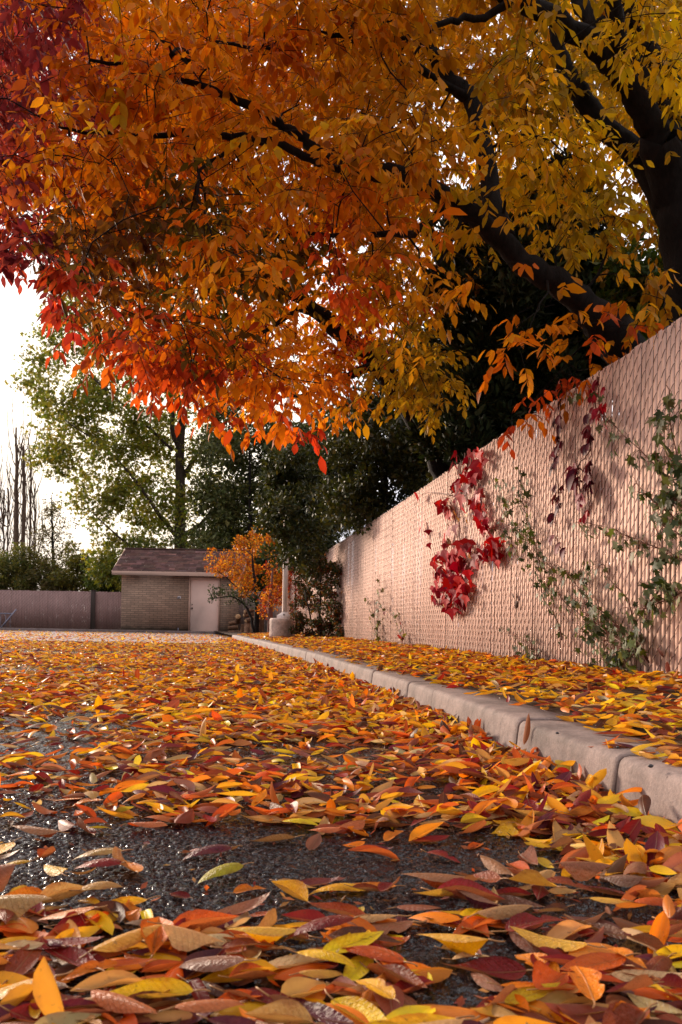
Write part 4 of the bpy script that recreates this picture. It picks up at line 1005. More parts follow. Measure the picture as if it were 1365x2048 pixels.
# low far tree line closing the horizon
mbL = Leaves()
for i in range(150):
    u = -200 + i * 12; Y = 75 + rng.uniform(-5, 5)
    blob_leaves(mbL, P(u, 1225 + rng.uniform(-14, 10), Y), np.array([1.6, 1.3, 1.5]) * rng.uniform(.8, 1.5), 130, .35, [(.05,.055,.02),(.07,.06,.025),(.04,.045,.018)], QUAD)
tag(mbL.build('treeline', M['green']), 'low far treeline behind the fences', kind='stuff')
for v, lab in ((1066, 'upper thin power line crossing the sky behind the poplars'), (1084, 'lower thin power line crossing the sky behind the poplars')):
    mb = MB(); q = [P(u, v + (3.0 if v > 1070 else 1.5) * (1 - ((u - 200) / 500) ** 2) + (u-100) * .008, 70) for u in range(-300, 520, 60)]
    mb.tube(q, .016, 4); tag(mb.build('power_line', M['line']), lab, 'power line')

# ------------------------------------------------------------------ creepers and shrubs on the fence
LOBE = lobed_tpl([(-1.25, .75), (-.1, 1.0), (1.15, .78)], 1.0, .22, .68, .22)
HAW = lobed_tpl([(-1.5, .55), (-.75, .85), (0, 1.0), (.75, .85), (1.5, .55)], 1.0, .18, .66, .2)
FIVE = leaf_tpl(5, 3, 1.0, .48, (.7, .8), fold=.28, arch=-.5)

def creeper(name, label, cat, stems, leaves, tpl, size, cols, mat='vine', face=.8, droop=.9, palm=0, rstem=.005, group=None, base=None):
    """stems: pixel polylines on the fence; leaves: (u, v, spread px, count)"""
    b = base if base is not None else Pf(*stems[0][0], .03)
    root = thing(name, label, cat, b, group); Lv = Leaves(); ms, mq = [], []
    for st in stems:
        pts = [Pf(u, v, .03 + random.uniform(-.008, .02)) for u, v in st]
        q, rr = smooth_path(pts, list(np.linspace(rstem, rstem * .4, len(pts))), 5, .004); mb = MB(); mb.tube(q, rr, 5); ms.append(mb); mq.append(q)
    for u, v, sp, n in leaves:
        for _ in range(n):
            p = Pf(u + rng.normal(0, sp), v + rng.normal(0, sp), float(abs(rng.normal(.045, .03)) + .02))
            nrm = np.array(FN) * face + rng.normal(0, .33, 3)
            D = np.array([0, 0, -droop]) + np.array(FD) * rng.normal(0, .55) + rng.normal(0, .25, 3)
            c = cols[int(rng.integers(0, len(cols)))]
            def frame(D):
                D = D / np.linalg.norm(D); z = nrm - D * nrm.dot(D); z /= np.linalg.norm(z); y = np.cross(z, D)
                return np.stack([D, y, z], 1)[None]
            if palm:
                for k in range(palm):
                    a = (k - (palm - 1) / 2) * .62
                    side = np.array(FD) * math.sin(a) * 1.1 + np.array([0, 0, -1]) * math.cos(a) + np.array(FN) * .25
                    DD = side + D * .35
                    Lv.add(FIVE, [np.array(p)], frame(DD), size * math.exp(rng.normal(0, .15)) * (1 - .12 * abs(k - (palm-1)/2)), jitter_col(c, 1, .2, .05))
            else:
                Lv.add(tpl, [np.array(p)], frame(D), size * math.exp(rng.normal(0, .25)), jitter_col(c, 1, .2, .06))
            pv = Vector(p); k_ = min(range(len(mq)), key=lambda i: min((a_ - pv).length for a_ in mq[i])); e = min(mq[k_], key=lambda a_: (a_ - pv).length)
            if (e - pv).length < .25: ms[k_].tube([e, e.lerp(pv, .5) + Vector((0, 0, .012)), pv], [.0017, .0014, .0011], 3, cap=False)
    for mb in ms: mb.build('stem', M['vstem'], root, True)
    Lv.build('foliage', M[mat], root)
    return root
RED = [(.48,.006,.012),(.40,.005,.018),(.32,.004,.022),(.56,.012,.010),(.24,.005,.02)]
creeper('red_creeper', 'bright red creeper hanging in ragged strands over the middle of the pink fence', 'creeper',
  [[(930,905),(925,960),(920,1020),(915,1080),(905,1140),(900,1190)],[(940,910),(950,980),(958,1030),(972,1070),(990,1110)],[(925,940),(905,985),(880,1000)],[(920,1000),(930,1060),(940,1110)],[(905,990),(862,985),(842,990)],[(900,1160),(925,1190),(945,1212)],[(925,930),(960,965),(985,1005)]],
  [(910,908,4,2),(940,902,7,4),(958,912,5,3),(945,940,6,4),(905,930,5,2),(908,972,7,4),(880,1000,7,4),(952,985,7,4),(958,1008,6,4),(962,1030,6,4),(970,1048,6,4),(895,1015,5,2),
   (845,1048,4,2),(853,1065,4,2),(857,1085,3,1),(840,986,3,1),(866,1115,4,2),(980,1078,7,5),(990,1100,8,6),(998,1110,6,3),(955,1098,7,4),(948,1108,6,3),(925,1088,8,4),(890,1095,9,5),(905,1110,9,6),(920,1125,9,5),(880,1150,8,5),(895,1160,9,5),(905,1140,9,5),(915,1165,8,5),(935,1165,6,3),(905,1190,9,5),(885,1185,7,3),(922,1195,7,4),(910,1215,6,4),(895,1200,6,2),(872,1195,5,2),(868,1145,5,2),(900,1050,8,3),(895,1100,14,16),(910,1160,14,16),(915,1125,12,12),(900,1190,12,10),(985,1095,9,5),(955,1020,8,4),(945,925,10,6),(920,975,10,5),(958,995,7,5),(968,1040,6,5),(940,955,8,5),(990,1105,8,5),(900,1120,14,14),(915,1180,12,12),(890,1140,12,10),(925,1095,10,8),(905,1205,10,6),(880,1170,9,6),(985,1098,8,6),(970,1060,6,5),(955,1010,6,5),(935,950,8,5),(955,905,7,4),(895,1010,5,2),(915,1000,6,3)],
  LOBE, .098, RED, face=.9, base=Pf(935, 900, .0))
creeper('red_creeper', 'withered orange brown strands tangled among the bright red creeper', 'creeper',
  [[(925,920),(915,980),(912,1040),(908,1100),(915,1150)],[(935,925),(925,990),(930,1050),(915,1110)],[(910,930),(930,950),(955,955)],[(905,970),(925,1010),(905,1060)]],
  [(892,998,4,2),(905,1015,5,2),(912,1040,6,3),(932,1030,4,2),(900,1085,5,2),(885,1120,6,3),(918,1145,5,2),(890,1200,6,2),(940,1110,4,1),(1012,1125,3,1),(930,940,5,2)], LOBE, .062, [(.42,.16,.02),(.34,.10,.02),(.25,.10,.04),(.5,.22,.03)], face=.7, rstem=.0035, base=Pf(925, 910, .0))
BUR = [(.11,.012,.025),(.15,.016,.03),(.085,.014,.03),(.19,.03,.045)]
creeper('burgundy_creeper', 'burgundy five leaved creeper strand hanging straight down, the long thin one', 'creeper',
  [[(1123,798),(1118,860),(1112,930),(1118,990),(1112,1050),(1122,1098)]],
  [(1124,800,2,1),(1119,828,3,1),(1122,845,4,2),(1118,862,3,1),(1122,880,4,2),(1112,895,4,2),(1118,915,4,1),(1116,925,3,1),(1120,965,4,2),(1108,985,4,2),(1122,1005,4,2),(1106,1022,4,1),(1112,1035,3,1),(1110,1070,3,1),(1120,1080,3,1),(1128,1092,3,1)], FIVE, .085, BUR, palm=4, face=.8)
creeper('burgundy_creeper', 'burgundy creeper strand ending in big five leaved fans', 'creeper',
  [[(1196,755),(1190,820),(1178,860),(1182,900),(1175,950),(1165,990)],[(1182,900),(1158,930),(1150,960),(1158,1000)],[(1178,940),(1182,1000),(1170,1040)]],
  [(1172,830,3,1),(1176,855,4,2),(1182,870,4,2),(1176,892,4,2),(1184,915,4,1),(1178,930,4,2),(1176,945,3,1)], FIVE, .085, BUR, palm=4, face=.8)
vb = creeper('burgundy_creeper', 'broad wine red leaf fans at the foot of the second burgundy strand', 'creeper',
  [[(1150,930),(1158,935),(1160,965),(1158,990)],[(1158,935),(1185,955)]],
  [(1155,935,3,1),(1160,948,3,1),(1186,958,3,1),(1160,985,3,1),(1145,930,3,1)], FIVE, .135, [(.17,.008,.03),(.22,.012,.035),(.12,.01,.03)], palm=5, face=.9)
creeper('burgundy_creeper', 'small scarlet creeper tuft at the fence top above the burgundy strands', 'creeper',
  [[(1196,752),(1198,790),(1205,830),(1212,845)],[(1198,790),(1180,790)]],
  [(1196,760,3,2),(1200,778,4,2),(1190,792,4,2),(1205,805,4,2),(1198,822,4,3),(1208,815,3,2),(1190,818,4,2),(1212,843,3,1),(1180,780,4,1)], FIVE, .062, [(.42,.015,.025),(.33,.012,.03),(.22,.012,.03)], palm=4, face=.8)
creeper('burgundy_creeper', 'few scarlet leaves at the tip of the long green branch on the fence', 'creeper', [[(1182,1010),(1176,1030),(1165,1042)]], [(1180,1018,3,2),(1172,1030,3,1),(1164,1040,3,1)], FIVE, .055, [(.38,.012,.02),(.28,.01,.02)], palm=3)
GR = [(.055,.075,.022),(.07,.095,.025),(.045,.062,.022),(.10,.12,.035),(.065,.075,.035),(.12,.14,.03),(.16,.16,.09)]
def on(path, n, sp, c=1):
    out = []
    L_ = [math.dist(path[i], path[i+1]) for i in range(len(path)-1)]; T = sum(L_)
    for k in range(n):
        s = (k + random.random() * .6) / n * T; i = 0
        while i < len(L_) - 1 and s > L_[i]: s -= L_[i]; i += 1
        t = s / L_[i]; out.append((path[i][0] + (path[i+1][0]-path[i][0])*t, path[i][1] + (path[i+1][1]-path[i][1])*t + 4, sp, c))
    return out
def wild(label, stems, dens, sp, size, cols=GR, base=None, extra=(), c=1):
    lv = list(extra)
    for st in stems: lv += on(st, max(2, int(sum(math.dist(st[i], st[i+1]) for i in range(len(st)-1)) * dens)), sp, c)
    creeper('wild_shrub', label, 'shrub', stems, lv, HAW, size, cols, mat='green', face=.75, droop=.55, rstem=.006, base=base, group='green shrubs on the pink fence')
s1 = [(1450,1060),(1400,1015),(1353,970),(1280,900),(1210,831),(1180,800),(1165,780)]
s2 = [(1450,1170),(1400,1135),(1365,1118),(1280,1080),(1186,1047),(1155,1045)]
s3 = [(1450,1120),(1400,1075),(1365,1046),(1310,1005),(1274,970),(1262,985)]
s4 = [(1420,1200),(1385,1080),(1363,958),(1343,861),(1333,770)]
s4b = [(1363,958),(1330,900),(1320,870),(1310,930)]
wild('long green branches fanning across the pink fence from its near end', [s1[:5], s2, s3, s4, s4b, [(1385,1080),(1340,1060),(1310,1040),(1320,1090)], [(1395,1000),(1350,1000),(1330,960)]], .05, 9, .048, base=Pf(1420, 1250, .0), c=2,
     extra=[(1345,800,12,7),(1325,830,10,5),(1350,830,12,6),(1320,920,12,7),(1345,985,14,10),(1355,940,12,8),(1330,1010,14,10),(1355,1040,12,8),(1345,1070,12,7),(1320,1040,10,6),(1300,1030,10,5),(1290,1005,8,3),(1270,985,8,4),(1355,1100,12,6),(1325,1110,10,5),(1320,1135,8,4),(1190,790,6,3),(1160,785,6,3),(1165,800,5,2),(1150,795,5,2),(1195,855,5,2),(1225,870,6,3),(1230,905,6,3),(1270,920,6,3),(1215,1065,6,3),(1180,1065,6,3),(1160,1050,5,3),(1235,1085,5,3),(1262,1090,6,3),(1275,1100,6,3)])
s5 = [(1272,1300),(1268,1279),(1171,1194),(1130,1140),(1108,1128)]; s6 = [(1275,1310),(1262,1294),(1201,1255),(1171,1212),(1168,1130),(1172,1115)]
s7 = [(1272,1300),(1225,1243),(1195,1215)]; s9 = [(1275,1300),(1262,1212),(1222,1161),(1207,1128)]; s8 = [(1365,1185),(1290,1215),(1245,1215)]
wild('bushy green shrub rooted at the fence foot, spreading low branches', [s5, s6, s7, s9, s8, [(1268,1300),(1230,1290),(1180,1270),(1150,1245)], [(1201,1255),(1150,1220),(1120,1190)], [(1290,1215),(1320,1175),(1280,1165)], [(1270,1310),(1240,1320),(1215,1325)]], .07, 9, .044, base=Pf(1272, 1330, .0), c=2,
     extra=[(1200,1290,12,10),(1225,1310,14,14),(1240,1325,12,10),(1180,1250,12,8),(1150,1210,12,8),(1110,1180,9,6),(1120,1150,10,7),(1165,1150,10,8),(1180,1130,8,5),(1250,1290,10,8),(1160,1290,10,6),(1190,1315,10,8),(1300,1180,10,8),(1330,1170,10,8),(1300,1210,10,7),(1285,1240,10,7),(1340,1200,10,7),(1215,1250,10,7),(1255,1330,10,9),(1350,1170,8,5)])
wild('leafy upright green shrub on the fence between red and burgundy creepers', [[(1125,1280),(1110,1230),(1084,1190),(1075,1123),(1028,1059),(1007,1002),(991,955)], [(1084,1140),(1058,1043),(1046,1002),(1042,932)], [(1040,1120),(1021,1080),(1001,1053)], [(1084,1190),(1100,1170),(1110,1140)]], .10, 7, .036, base=Pf(1125, 1300, .0), c=2,
     extra=[(1045,942,6,5),(1035,960,6,3),(990,965,6,4),(1000,985,7,5),(1020,975,7,5),(1005,1010,8,7),(1025,1005,8,6),(1000,1050,9,8),(1020,1060,9,8),(1010,1080,8,7),(1040,1060,8,6),(1055,1045,6,4),(1060,1070,6,4),(1025,1100,8,5),(1075,1125,8,6),(1090,1130,6,4),(1062,1145,7,4),(1068,1165,6,3),(1085,1105,6,3)])
wild('low sprawling green plant at the foot of the fence below the upright shrub', [[(1068,1325),(1075,1300),(1032,1277),(997,1256)], [(1066,1325),(1062,1290),(1052,1250)], [(1066,1320),(1040,1310),(1030,1300)]], .12, 6, .036, base=Pf(1068, 1325, .0), extra=[(1055,1300,8,8),(1065,1310,6,6),(1040,1300,7,4),(1050,1270,6,3),(1000,1260,5,2)])
wild('thin yellow green plant climbing the fence seam, the taller far one', [[(757,1280),(757,1220),(760,1150)], [(757,1275),(745,1220),(733,1188)], [(757,1280),(750,1250)]], .13, 4, .055, [(.12,.10,.03),(.16,.13,.03),(.09,.085,.03)], base=Pf(757, 1282, .0), c=2)
wild('thin yellow green plant at the fence foot, right of the taller far one', [[(805,1282),(790,1240),(768,1210)], [(805,1282),(800,1240),(795,1218)], [(806,1280),(808,1255)]], .14, 4, .05, [(.12,.10,.03),(.16,.13,.03),(.09,.085,.03),(.3,.02,.02)], base=Pf(806, 1284, .0))
creeper('burgundy_creeper', 'thin dark creeper strand on the fence beside the far green shrub', 'creeper', [[(678,1110),(681,1160),(684,1200),(682,1270)]], [(681,1120,3,3),(680,1150,3,4),(683,1180,3,4),(684,1200,2,3),(683,1230,2,4),(683,1255,2,4),(676,1165,5,5),(670,1140,5,5)], FIVE, .06, [(.12,.05,.02),(.08,.015,.02),(.3,.16,.03),(.09,.08,.02)], palm=3)
# single dead leaves caught in the mesh
for (u, v, col, lab) in ((1030, 1197, (.07,.035,.025), 'pair of dark dead leaves caught in the fence wire under the upright shrub'), (1328, 1312, (.11,.03,.02), 'dark brown leaf caught low on the fence near the big shrub'), (1248, 1145, (.12,.02,.02), 'narrow maroon leaf stuck upright in the fence wire'), (1300, 1325, (.09,.03,.022), 'crumpled dark leaf leaning on the fence foot')):
    Lv = Leaves(); k = 2 if u == 1030 else 1
    pp = np.array([Pf(u + 6*i, v + 5*i, .02) for i in range(k)])
    D = np.array([np.array(FD) * (1 if i == 0 else .8) * (.3 if u == 1248 else 1) + np.array([0, 0, .5 if i == 0 else -.9]) for i in range(k)])
    Lv.add(leaf_tpl(8, 5, 1, .5, cup=.5, arch=.5), pp, rots_dir(D, np.full(k, 1.2)), .085, np.array([col] * k)); tag(Lv.build('dead_leaf', M['vine'], loc=tuple(pp[0])), lab, 'leaf')

# ------------------------------------------------------------------ fallen leaves
PAL = {'golden yellow': (.88,.44,.006), 'bright yellow': (.90,.58,.015), 'amber orange': (.78,.22,.005), 'burnt orange': (.60,.095,.006), 'rust brown': (.25,.045,.012), 'dark red': (.23,.008,.008),
       'wine purple': (.11,.010,.026), 'tan': (.54,.29,.09), 'cream': (.72,.52,.26), 'pinkish brown': (.36,.13,.085), 'dark brown': (.09,.028,.013), 'yellow green': (.44,.36,.015)}
PN = list(PAL); PW = np.array([.14, .04, .12, .13, .12, .15, .07, .11, .05, .04, .04, .005]); PW = PW / PW.sum()
PC = np.array([PAL[k] for k in PN])
def litter_tpls(nu, nv):
    return [leaf_tpl(nu, nv, 1, .38, (.75,1.05), cup=.8, arch=.35), leaf_tpl(nu, nv, 1, .40, (.7,1.05), cup=-.9, arch=-.8), leaf_tpl(nu, nv, 1, .36, (.8,1.05), cup=1.2, arch=.8, twist=.9),
            leaf_tpl(nu, nv, 1, .39, (.75,1.1), fold=.75, arch=.5), leaf_tpl(nu, nv, 1, .38, (.75,1.05), cup=1.5, arch=-.4, twist=-1.0), leaf_tpl(nu, nv, 1, .40, (.7,1.1), cup=.5, arch=.9)]
def vnoise(x, y, s, seed):
    """value noise"""
    gx, gy = np.floor(x / s), np.floor(y / s); fx, fy = x / s - gx, y / s - gy; fx, fy = fx*fx*(3-2*fx), fy*fy*(3-2*fy)
    h = lambda a, b: np.modf(np.abs(np.sin(a * 127.1 + b * 311.7 + seed * 17.3) * 43758.5453))[0]
    return (h(gx, gy)*(1-fx) + h(gx+1, gy)*fx)*(1-fy) + (h(gx, gy+1)*(1-fx) + h(gx+1, gy+1)*fx)*fy
def blobd(X, Y, cx, cy, rx, ry): return np.exp(-(((X - cx) / rx) ** 2 + ((Y - cy) / ry) ** 2))
def road_density(X, Y):
    d = np.ones_like(X)
    # bare wet patches
    d *= 1 - .84 * np.clip(1.7 * blobd(X, Y, -.17, 1.42, .36, .27) * (.0 + 1.7 * vnoise(X, Y, .13, 21)), 0, 1)
    d *= 1 - .6 * np.clip(1.3 * blobd(X, Y, -.6, 1.75, .30, .25), 0, 1)
    d *= 1 - .8 * np.clip(1.3 * blobd(X, Y, .20, 1.55, .16, .10), 0, 1)
    d *= 1 - .88 * np.clip(1.4 * blobd(X, Y, .17, 1.04, .10, .09), 0, 1)
    d *= 1 - .75 * np.clip(1.4 * blobd(X, Y, -.1, 2.75, .40, .38), 0, 1)
    d *= 1 - .75 * np.clip(1.4 * blobd(X, Y, -1.0, 3.2, .35, .5), 0, 1)
    d *= 1 - .45 * np.clip(1.2 * blobd(X, Y, -.95, 2.2, .4, .4), 0, 1)
    d *= 1 - .8 * np.clip(1.4 * blobd(X, Y, .2, 2.05, .25, .2), 0, 1)
    d *= 1 - .9 * np.clip(1.4 * blobd(X, Y, -3.2, 11.0, 2.6, .9), 0, 1)
    d *= 1 - .85 * np.clip(1.4 * blobd(X, Y, -2.3, 7.0, .9, .6), 0, 1)
    far = np.clip((Y - 15.2) / 1.5, 0, 1) * np.clip((-1.6 - (Y-17)*.06 - X) / 1.2, 0, 1)
    d *= 1 - .80 * far
    d *= 1 - .3 * np.clip((-.22 * Y - X) / (.06 * Y), 0, 1) * ((Y > 1.5) & (Y < 4.2))
    n = vnoise(X, Y, .45, 3) * .6 + vnoise(X, Y, 1.3, 5) * .4
    d *= np.clip(.45 + 1.2 * n, 0, 1.2)
    return d
gut = lambda X, Y: np.exp(-((kerb_x(Y) - X - .06) / .20) ** 2)

# the 300 largest: leaves of their own
TH = [('flat', leaf_tpl(17, 7, 1, .34, (.8,1.1), cup=.4, arch=.25, ser=.018)), ('torn', leaf_tpl(21, 7, 1, .38, (.75,1.1), cup=.7, arch=-.4, ser=.02, notch=.6)), ('curled', leaf_tpl(17, 7, 1, .40, (.75,1.1), cup=1.5, arch=.4, ser=.018)),
      ('arched', leaf_tpl(17, 7, 1, .35, (.75,1.05), cup=-.7, arch=-1.0, twist=.3, ser=.018)), ('folded', leaf_tpl(17, 7, 1, .38, (.8,1.15), fold=.9, arch=.5, ser=.018)),
      ('upturned', leaf_tpl(17, 7, 1, .36, (.8,1.05), cup=.9, arch=.45, curl=.9, ser=.018)), ('twisted', leaf_tpl(17, 7, 1, .38, (.8,1.1), cup=1.1, arch=.5, twist=1.6, ser=.018)),
      ('rolled', leaf_tpl(17, 7, 1, .40, (.75,1.15), cup=.6, arch=.3, roll_=1.2, ser=.018))]
TM = []
for nm, (V, F, U) in TH:
    me = bpy.data.meshes.new('fallen_leaf'); me.from_pydata([tuple(v) for v in V], [], [tuple(f) for f in F.tolist()])
    a = me.attributes.new('luv', 'FLOAT_VECTOR', 'POINT'); a.data.foreach_set('vector', U.astype(np.float32).ravel())
    me.polygons.foreach_set('use_smooth', [True] * len(me.polygons)); me.materials.append(M['fallen']); TM.append(me)
mb = MB(); mb.tube([(.01, 0, 0), (-.06, .006, .012), (-.13, .02, .02), (-.19, .05, .018)], [.013, .010, .009, .011], 5)
st0 = mb.build('stalk', M['stalk']); STM = st0.data; bpy.data.objects.remove(st0)

cand = []
while len(cand) < 300:
    Y = .80 + 1.15 * random.random(); X = random.uniform(-.44 * Y - .03, .44 * Y + .03)
    if X > kerb_x(Y) - .05: continue
    u, v = proj(X, Y, .01)
    d = float(road_density(np.array(X), np.array(Y)))
    d = min(1, d * (1.3 if Y < 1.08 else (1.25 if X > .16 else .8)))
    if random.random() > d * min(1.0, 1.25 / Y): continue
    if any((X - c[0])**2 + ((Y - c[1]) * 1.0)**2 < .017**2 for c in cand): continue
    cand.append((X, Y, u, v, d))
cand.sort(key=lambda c: -c[1])
used = set()
ROWN = ['at the bottom edge', 'just above the bottom edge', 'on the dark bare asphalt', 'beyond the bare asphalt patch']
def where(u, v, X, d):
    col = ['in the left corner', 'left of middle', 'at the middle', 'right of middle', 'towards the right corner', 'at the right border'][min(5, max(0, int(u / 228)))]
    row = 'at the bottom edge' if v > 1950 else 'in the lowest leaf pile' if v > 1840 else ('on bare asphalt' if d < .45 else 'in the mid heap') if v > 1740 else ('beyond the bare asphalt' if X < .25 else 'near the kerb')
    return row, col
DIRN = ['pointing right', 'pointing away', 'pointing left', 'pointing forward']
for X, Y, u, v, d in cand:
    yaw = (random.gauss(0, .6) + random.choice((0, math.pi))) % (2 * math.pi) if random.random() < .6 else random.uniform(0, 2 * math.pi); di = int(((yaw + math.pi / 4) % (2 * math.pi)) / (math.pi / 2))
    row, colm = where(u, v, X, d)
    for _ in range(400):
        ci = int(rng.choice(len(PN), p=PW)); ti = random.randrange(len(TH))
        lab = f"{TH[ti][0]} {PN[ci]} leaf {DIRN[di]}, {row}, {colm}"
        if lab not in used: break
    used.add(lab)
    o = bpy.data.objects.new('fallen_leaf', TM[ti]); C.objects.link(o)
    s = random.uniform(.058, .108) if random.random() < .85 else random.uniform(.035, .055)
    stand = False
    tx, ty = random.gauss(0, .14), random.gauss(0, .10)
    if stand: ty = -random.uniform(.6, 1.2)
    if random.random() < .3: tx += math.pi
    o.rotation_euler = (tx, ty, yaw); o.scale = (s, s * random.uniform(.85, 1.2), s)
    pile = .026 * random.random() * min(1, d) + .004
    me = TM[ti]; Rm = o.rotation_euler.to_matrix(); zmin = float((TH[ti][1][0] @ np.array(Rm).T)[:, 2].min() * s)
    ctr = Rm @ Vector((s * .5, 0, 0)); o.location = (X - ctr.x, Y - ctr.y, pile - zmin - .002)
    c = PAL[PN[ci]]; g = math.exp(random.gauss(0, .16)); o.color = (*[min(.95, x * g * math.exp(random.gauss(0, .05))) for x in c], 1)
    tag(o, lab, 'leaf', 'largest fallen leaves')
    q = bpy.data.objects.new('stalk', STM); C.objects.link(q); q.parent = o

# all the other leaves: one mass
LT = Leaves(); Tn, Tm, Tf = litter_tpls(9, 5), litter_tpls(6, 4), litter_tpls(5, 3)
def scatter(n, Y0, Y1, Xf, dens, zf, tpls, smul=1.0, tilt=.22, pw=None, zpile=.03, power=1.0):
    Y = Y0 + (Y1 - Y0) * rng.random(n) ** power; X0, X1 = Xf(Y); X = X0 + (X1 - X0) * rng.random(n)
    k = rng.random(n) < dens(X, Y); X, Y = X[k], Y[k]; n = len(X)
    if n == 0: return
    T = rng.integers(0, len(tpls), n); s = rng.uniform(.048, .10, n) * smul
    ci = rng.choice(len(PN), n, p=PW if pw is None else pw)
    z = zf(X, Y) + .006 + zpile * rng.random(n) * np.clip(dens(X, Y), 0, 1)
    up = rng.random(n) < .018
    for t in range(len(tpls)):
        m = T == t; mm = int(m.sum())
        if mm == 0: continue
        yw = np.where(rng.random(mm) < .45, rng.normal(0, .6, mm) + np.pi * rng.integers(0, 2, mm), rng.uniform(0, 2*np.pi, mm)); rt = rots(mm, yw, tilt, .25)
        st = rots(mm, None, .9, .2); rt[up[m]] = st[up[m]]
        pos = np.stack([X[m], Y[m], z[m]], 1)
        pos -= np.einsum('nij,j->ni', rt, np.array([.5, 0, 0])) * s[m][:, None]
        pos[:, 2] += s[m] * .05
        lowest = np.einsum('nij,mj->nmi', rt, tpls[t][0][::2])[:, :, 2].min(1) * s[m] + pos[:, 2]
        lift = np.clip(zf(X[m], Y[m]) - lowest, 0, .03); pos[:, 2] += lift
        LT.add(tpls[t], pos, rt, s[m], jitter_col(PC[ci[m]], mm, .2, .06))
roadX = lambda Y: (-.43 * Y - .15, np.minimum(kerb_x(Y) - .02, .43 * Y + .1))
zero = lambda X, Y: X * 0.0
dn = lambda X, Y: road_density(X, Y) + .8 * gut(X, Y)
hide_front = lambda X, Y: dn(X, Y) * np.clip((Y - 1.45) / .3, 0, 1)
PWf = PW.copy(); PWf[[0, 1, 2]] *= (3.0, 3.6, 1.3); PWf /= PWf.sum()
scatter(420, .80, 1.2, roadX, lambda X, Y: np.clip(road_density(X, Y) * 1.2, 0, 1), zero, Tn, zpile=.006, tilt=.12)
scatter(260, 1.25, 1.8, roadX, hide_front, zero, Tn)
scatter(2400, 1.75, 3.2, roadX, dn, zero, Tn)
scatter(5000, 3.0, 6.0, roadX, dn, zero, Tm, 1.15, pw=PWf)
scatter(12500, 5.8, 12, roadX, dn, zero, Tm, 1.15, pw=PWf)
scatter(26000, 11.5, 32.5, lambda Y: (-.43 * Y - .15, np.where(Y < 21.6, kerb_x(Y) - .02, -2.2)), dn, zero, Tf, 1.1, pw=PWf)
# brown crumbs and stalks between the leaves
CR = [leaf_tpl(3, 3, 1, .55, (.5,.6), cup=.9, arch=.6)]
PWc = np.zeros(len(PN)); PWc[[3, 4, 5, 7, 9, 10]] = (.12, .28, .12, .15, .13, .20)
scatter(900, .82, 2.6, roadX, lambda X, Y: .25 + .75 * road_density(X, Y), zero, CR, .22, pw=PWc, zpile=.004, tilt=.4)
scatter(1800, 2.5, 7, roadX, lambda X, Y: .3 + .7 * road_density(X, Y), zero, CR, .3, pw=PWc, zpile=.01, tilt=.4)
# drift against the kerb
gx_ = lambda Y: (kerb_x(Y) - .32, kerb_x(Y) - .015)
scatter(650, 1.0, 3.2, gx_, lambda X, Y: .25 + .75 * gut(X, Y), zero, Tn, tilt=.5, zpile=.055)
scatter(900, 3.0, 8, gx_, lambda X, Y: .25 + .75 * gut(X, Y), zero, Tm, tilt=.5, zpile=.05)
scatter(900, 8, 21, gx_, lambda X, Y: .2 + .5 * gut(X, Y), zero, Tf, tilt=.5, zpile=.05)
# verge
vx = lambda Y: (kerb_x(Y) + .03, np.minimum(fence_x(Y) - .02, .45 * Y + .1))
def vd(X, Y):
    e = (X - kerb_x(Y)) / .30
    bare = np.clip(e - .18 + .9 * (vnoise(X, Y, .3, 9) - .5), .02, 1)
    return bare * (.75 + .4 * vnoise(X, Y, .5, 12))
scatter(1500, 1.6, 4.2, vx, vd, verge_h, Tn, zpile=.03, pw=PWf)
scatter(4200, 4.0, 9.0, vx, vd, verge_h, Tm, zpile=.03, pw=PWf)
scatter(7500, 8.8, 23, vx, vd, verge_h, Tf, 1.1, zpile=.03, pw=PWf)
tag(LT.build('leaf_litter', M['litter']), 'thick carpet of yellow, orange and red fallen leaves on road and verge', kind='stuff')

# small lumps on the verge and kerb
def lump(name, u, v, Y, r, mat, label, cat, sq=.6):
    c = P(u, v, Y); V = []; nu, nv = 10, 7
    for i in range(nv):
        ph = math.pi * i / (nv - 1)
        for j in range(nu):
            th = 2 * math.pi * j / nu; q = r * (1 + .16 * math.sin(3*th + 2*ph + u) + random.uniform(-.06, .06))
            V.append((c.x + q * math.sin(ph) * math.cos(th), c.y + q * .8 * math.sin(ph) * math.sin(th), c.z + q * sq * math.cos(ph)))
    F = [(i*nu+j, i*nu+(j+1) % nu, (i+1)*nu+(j+1) % nu, (i+1)*nu+j) for i in range(nv-1) for j in range(nu)]
    tag(mesh_np(name, V, [np.array(F)], mat, loc=tuple(c), smooth=True), label, cat)
lump('stone', 1291, 1376, 3.9, .032, M['stone'], 'dark rough stone lying in leaves on the verge', 'stone')
lump('stone', 380, 1508, 2.85, .026, M['pebble'], 'smooth grey pebble among leaves on the wet asphalt', 'stone', .45)
lump('stone', 1302, 1532, 1.80, .006, M['stone'], 'tiny black stone on the near kerb block', 'stone')
lump('stone', 1115, 1466, 2.30, .005, M['stone'], 'tiny black stone on the kerb between the two joints', 'stone')
lump('stone', 1236, 1494, 2.05, .004, M['stone'], 'tiny black stone beside the open kerb joint', 'stone')
Lv = Leaves(); pm = P(1285, 1350, 4.35); Lv.add(leaf_tpl(8, 5, 1, .6, cup=.9), np.array([pm]), rots(1, np.array([2.5]), .3), .05, np.array([(.45, .01, .22)]))
tag(Lv.build('petal', M['vine'], loc=tuple(pm)), 'magenta pink petal lying at the fence foot', 'petal')
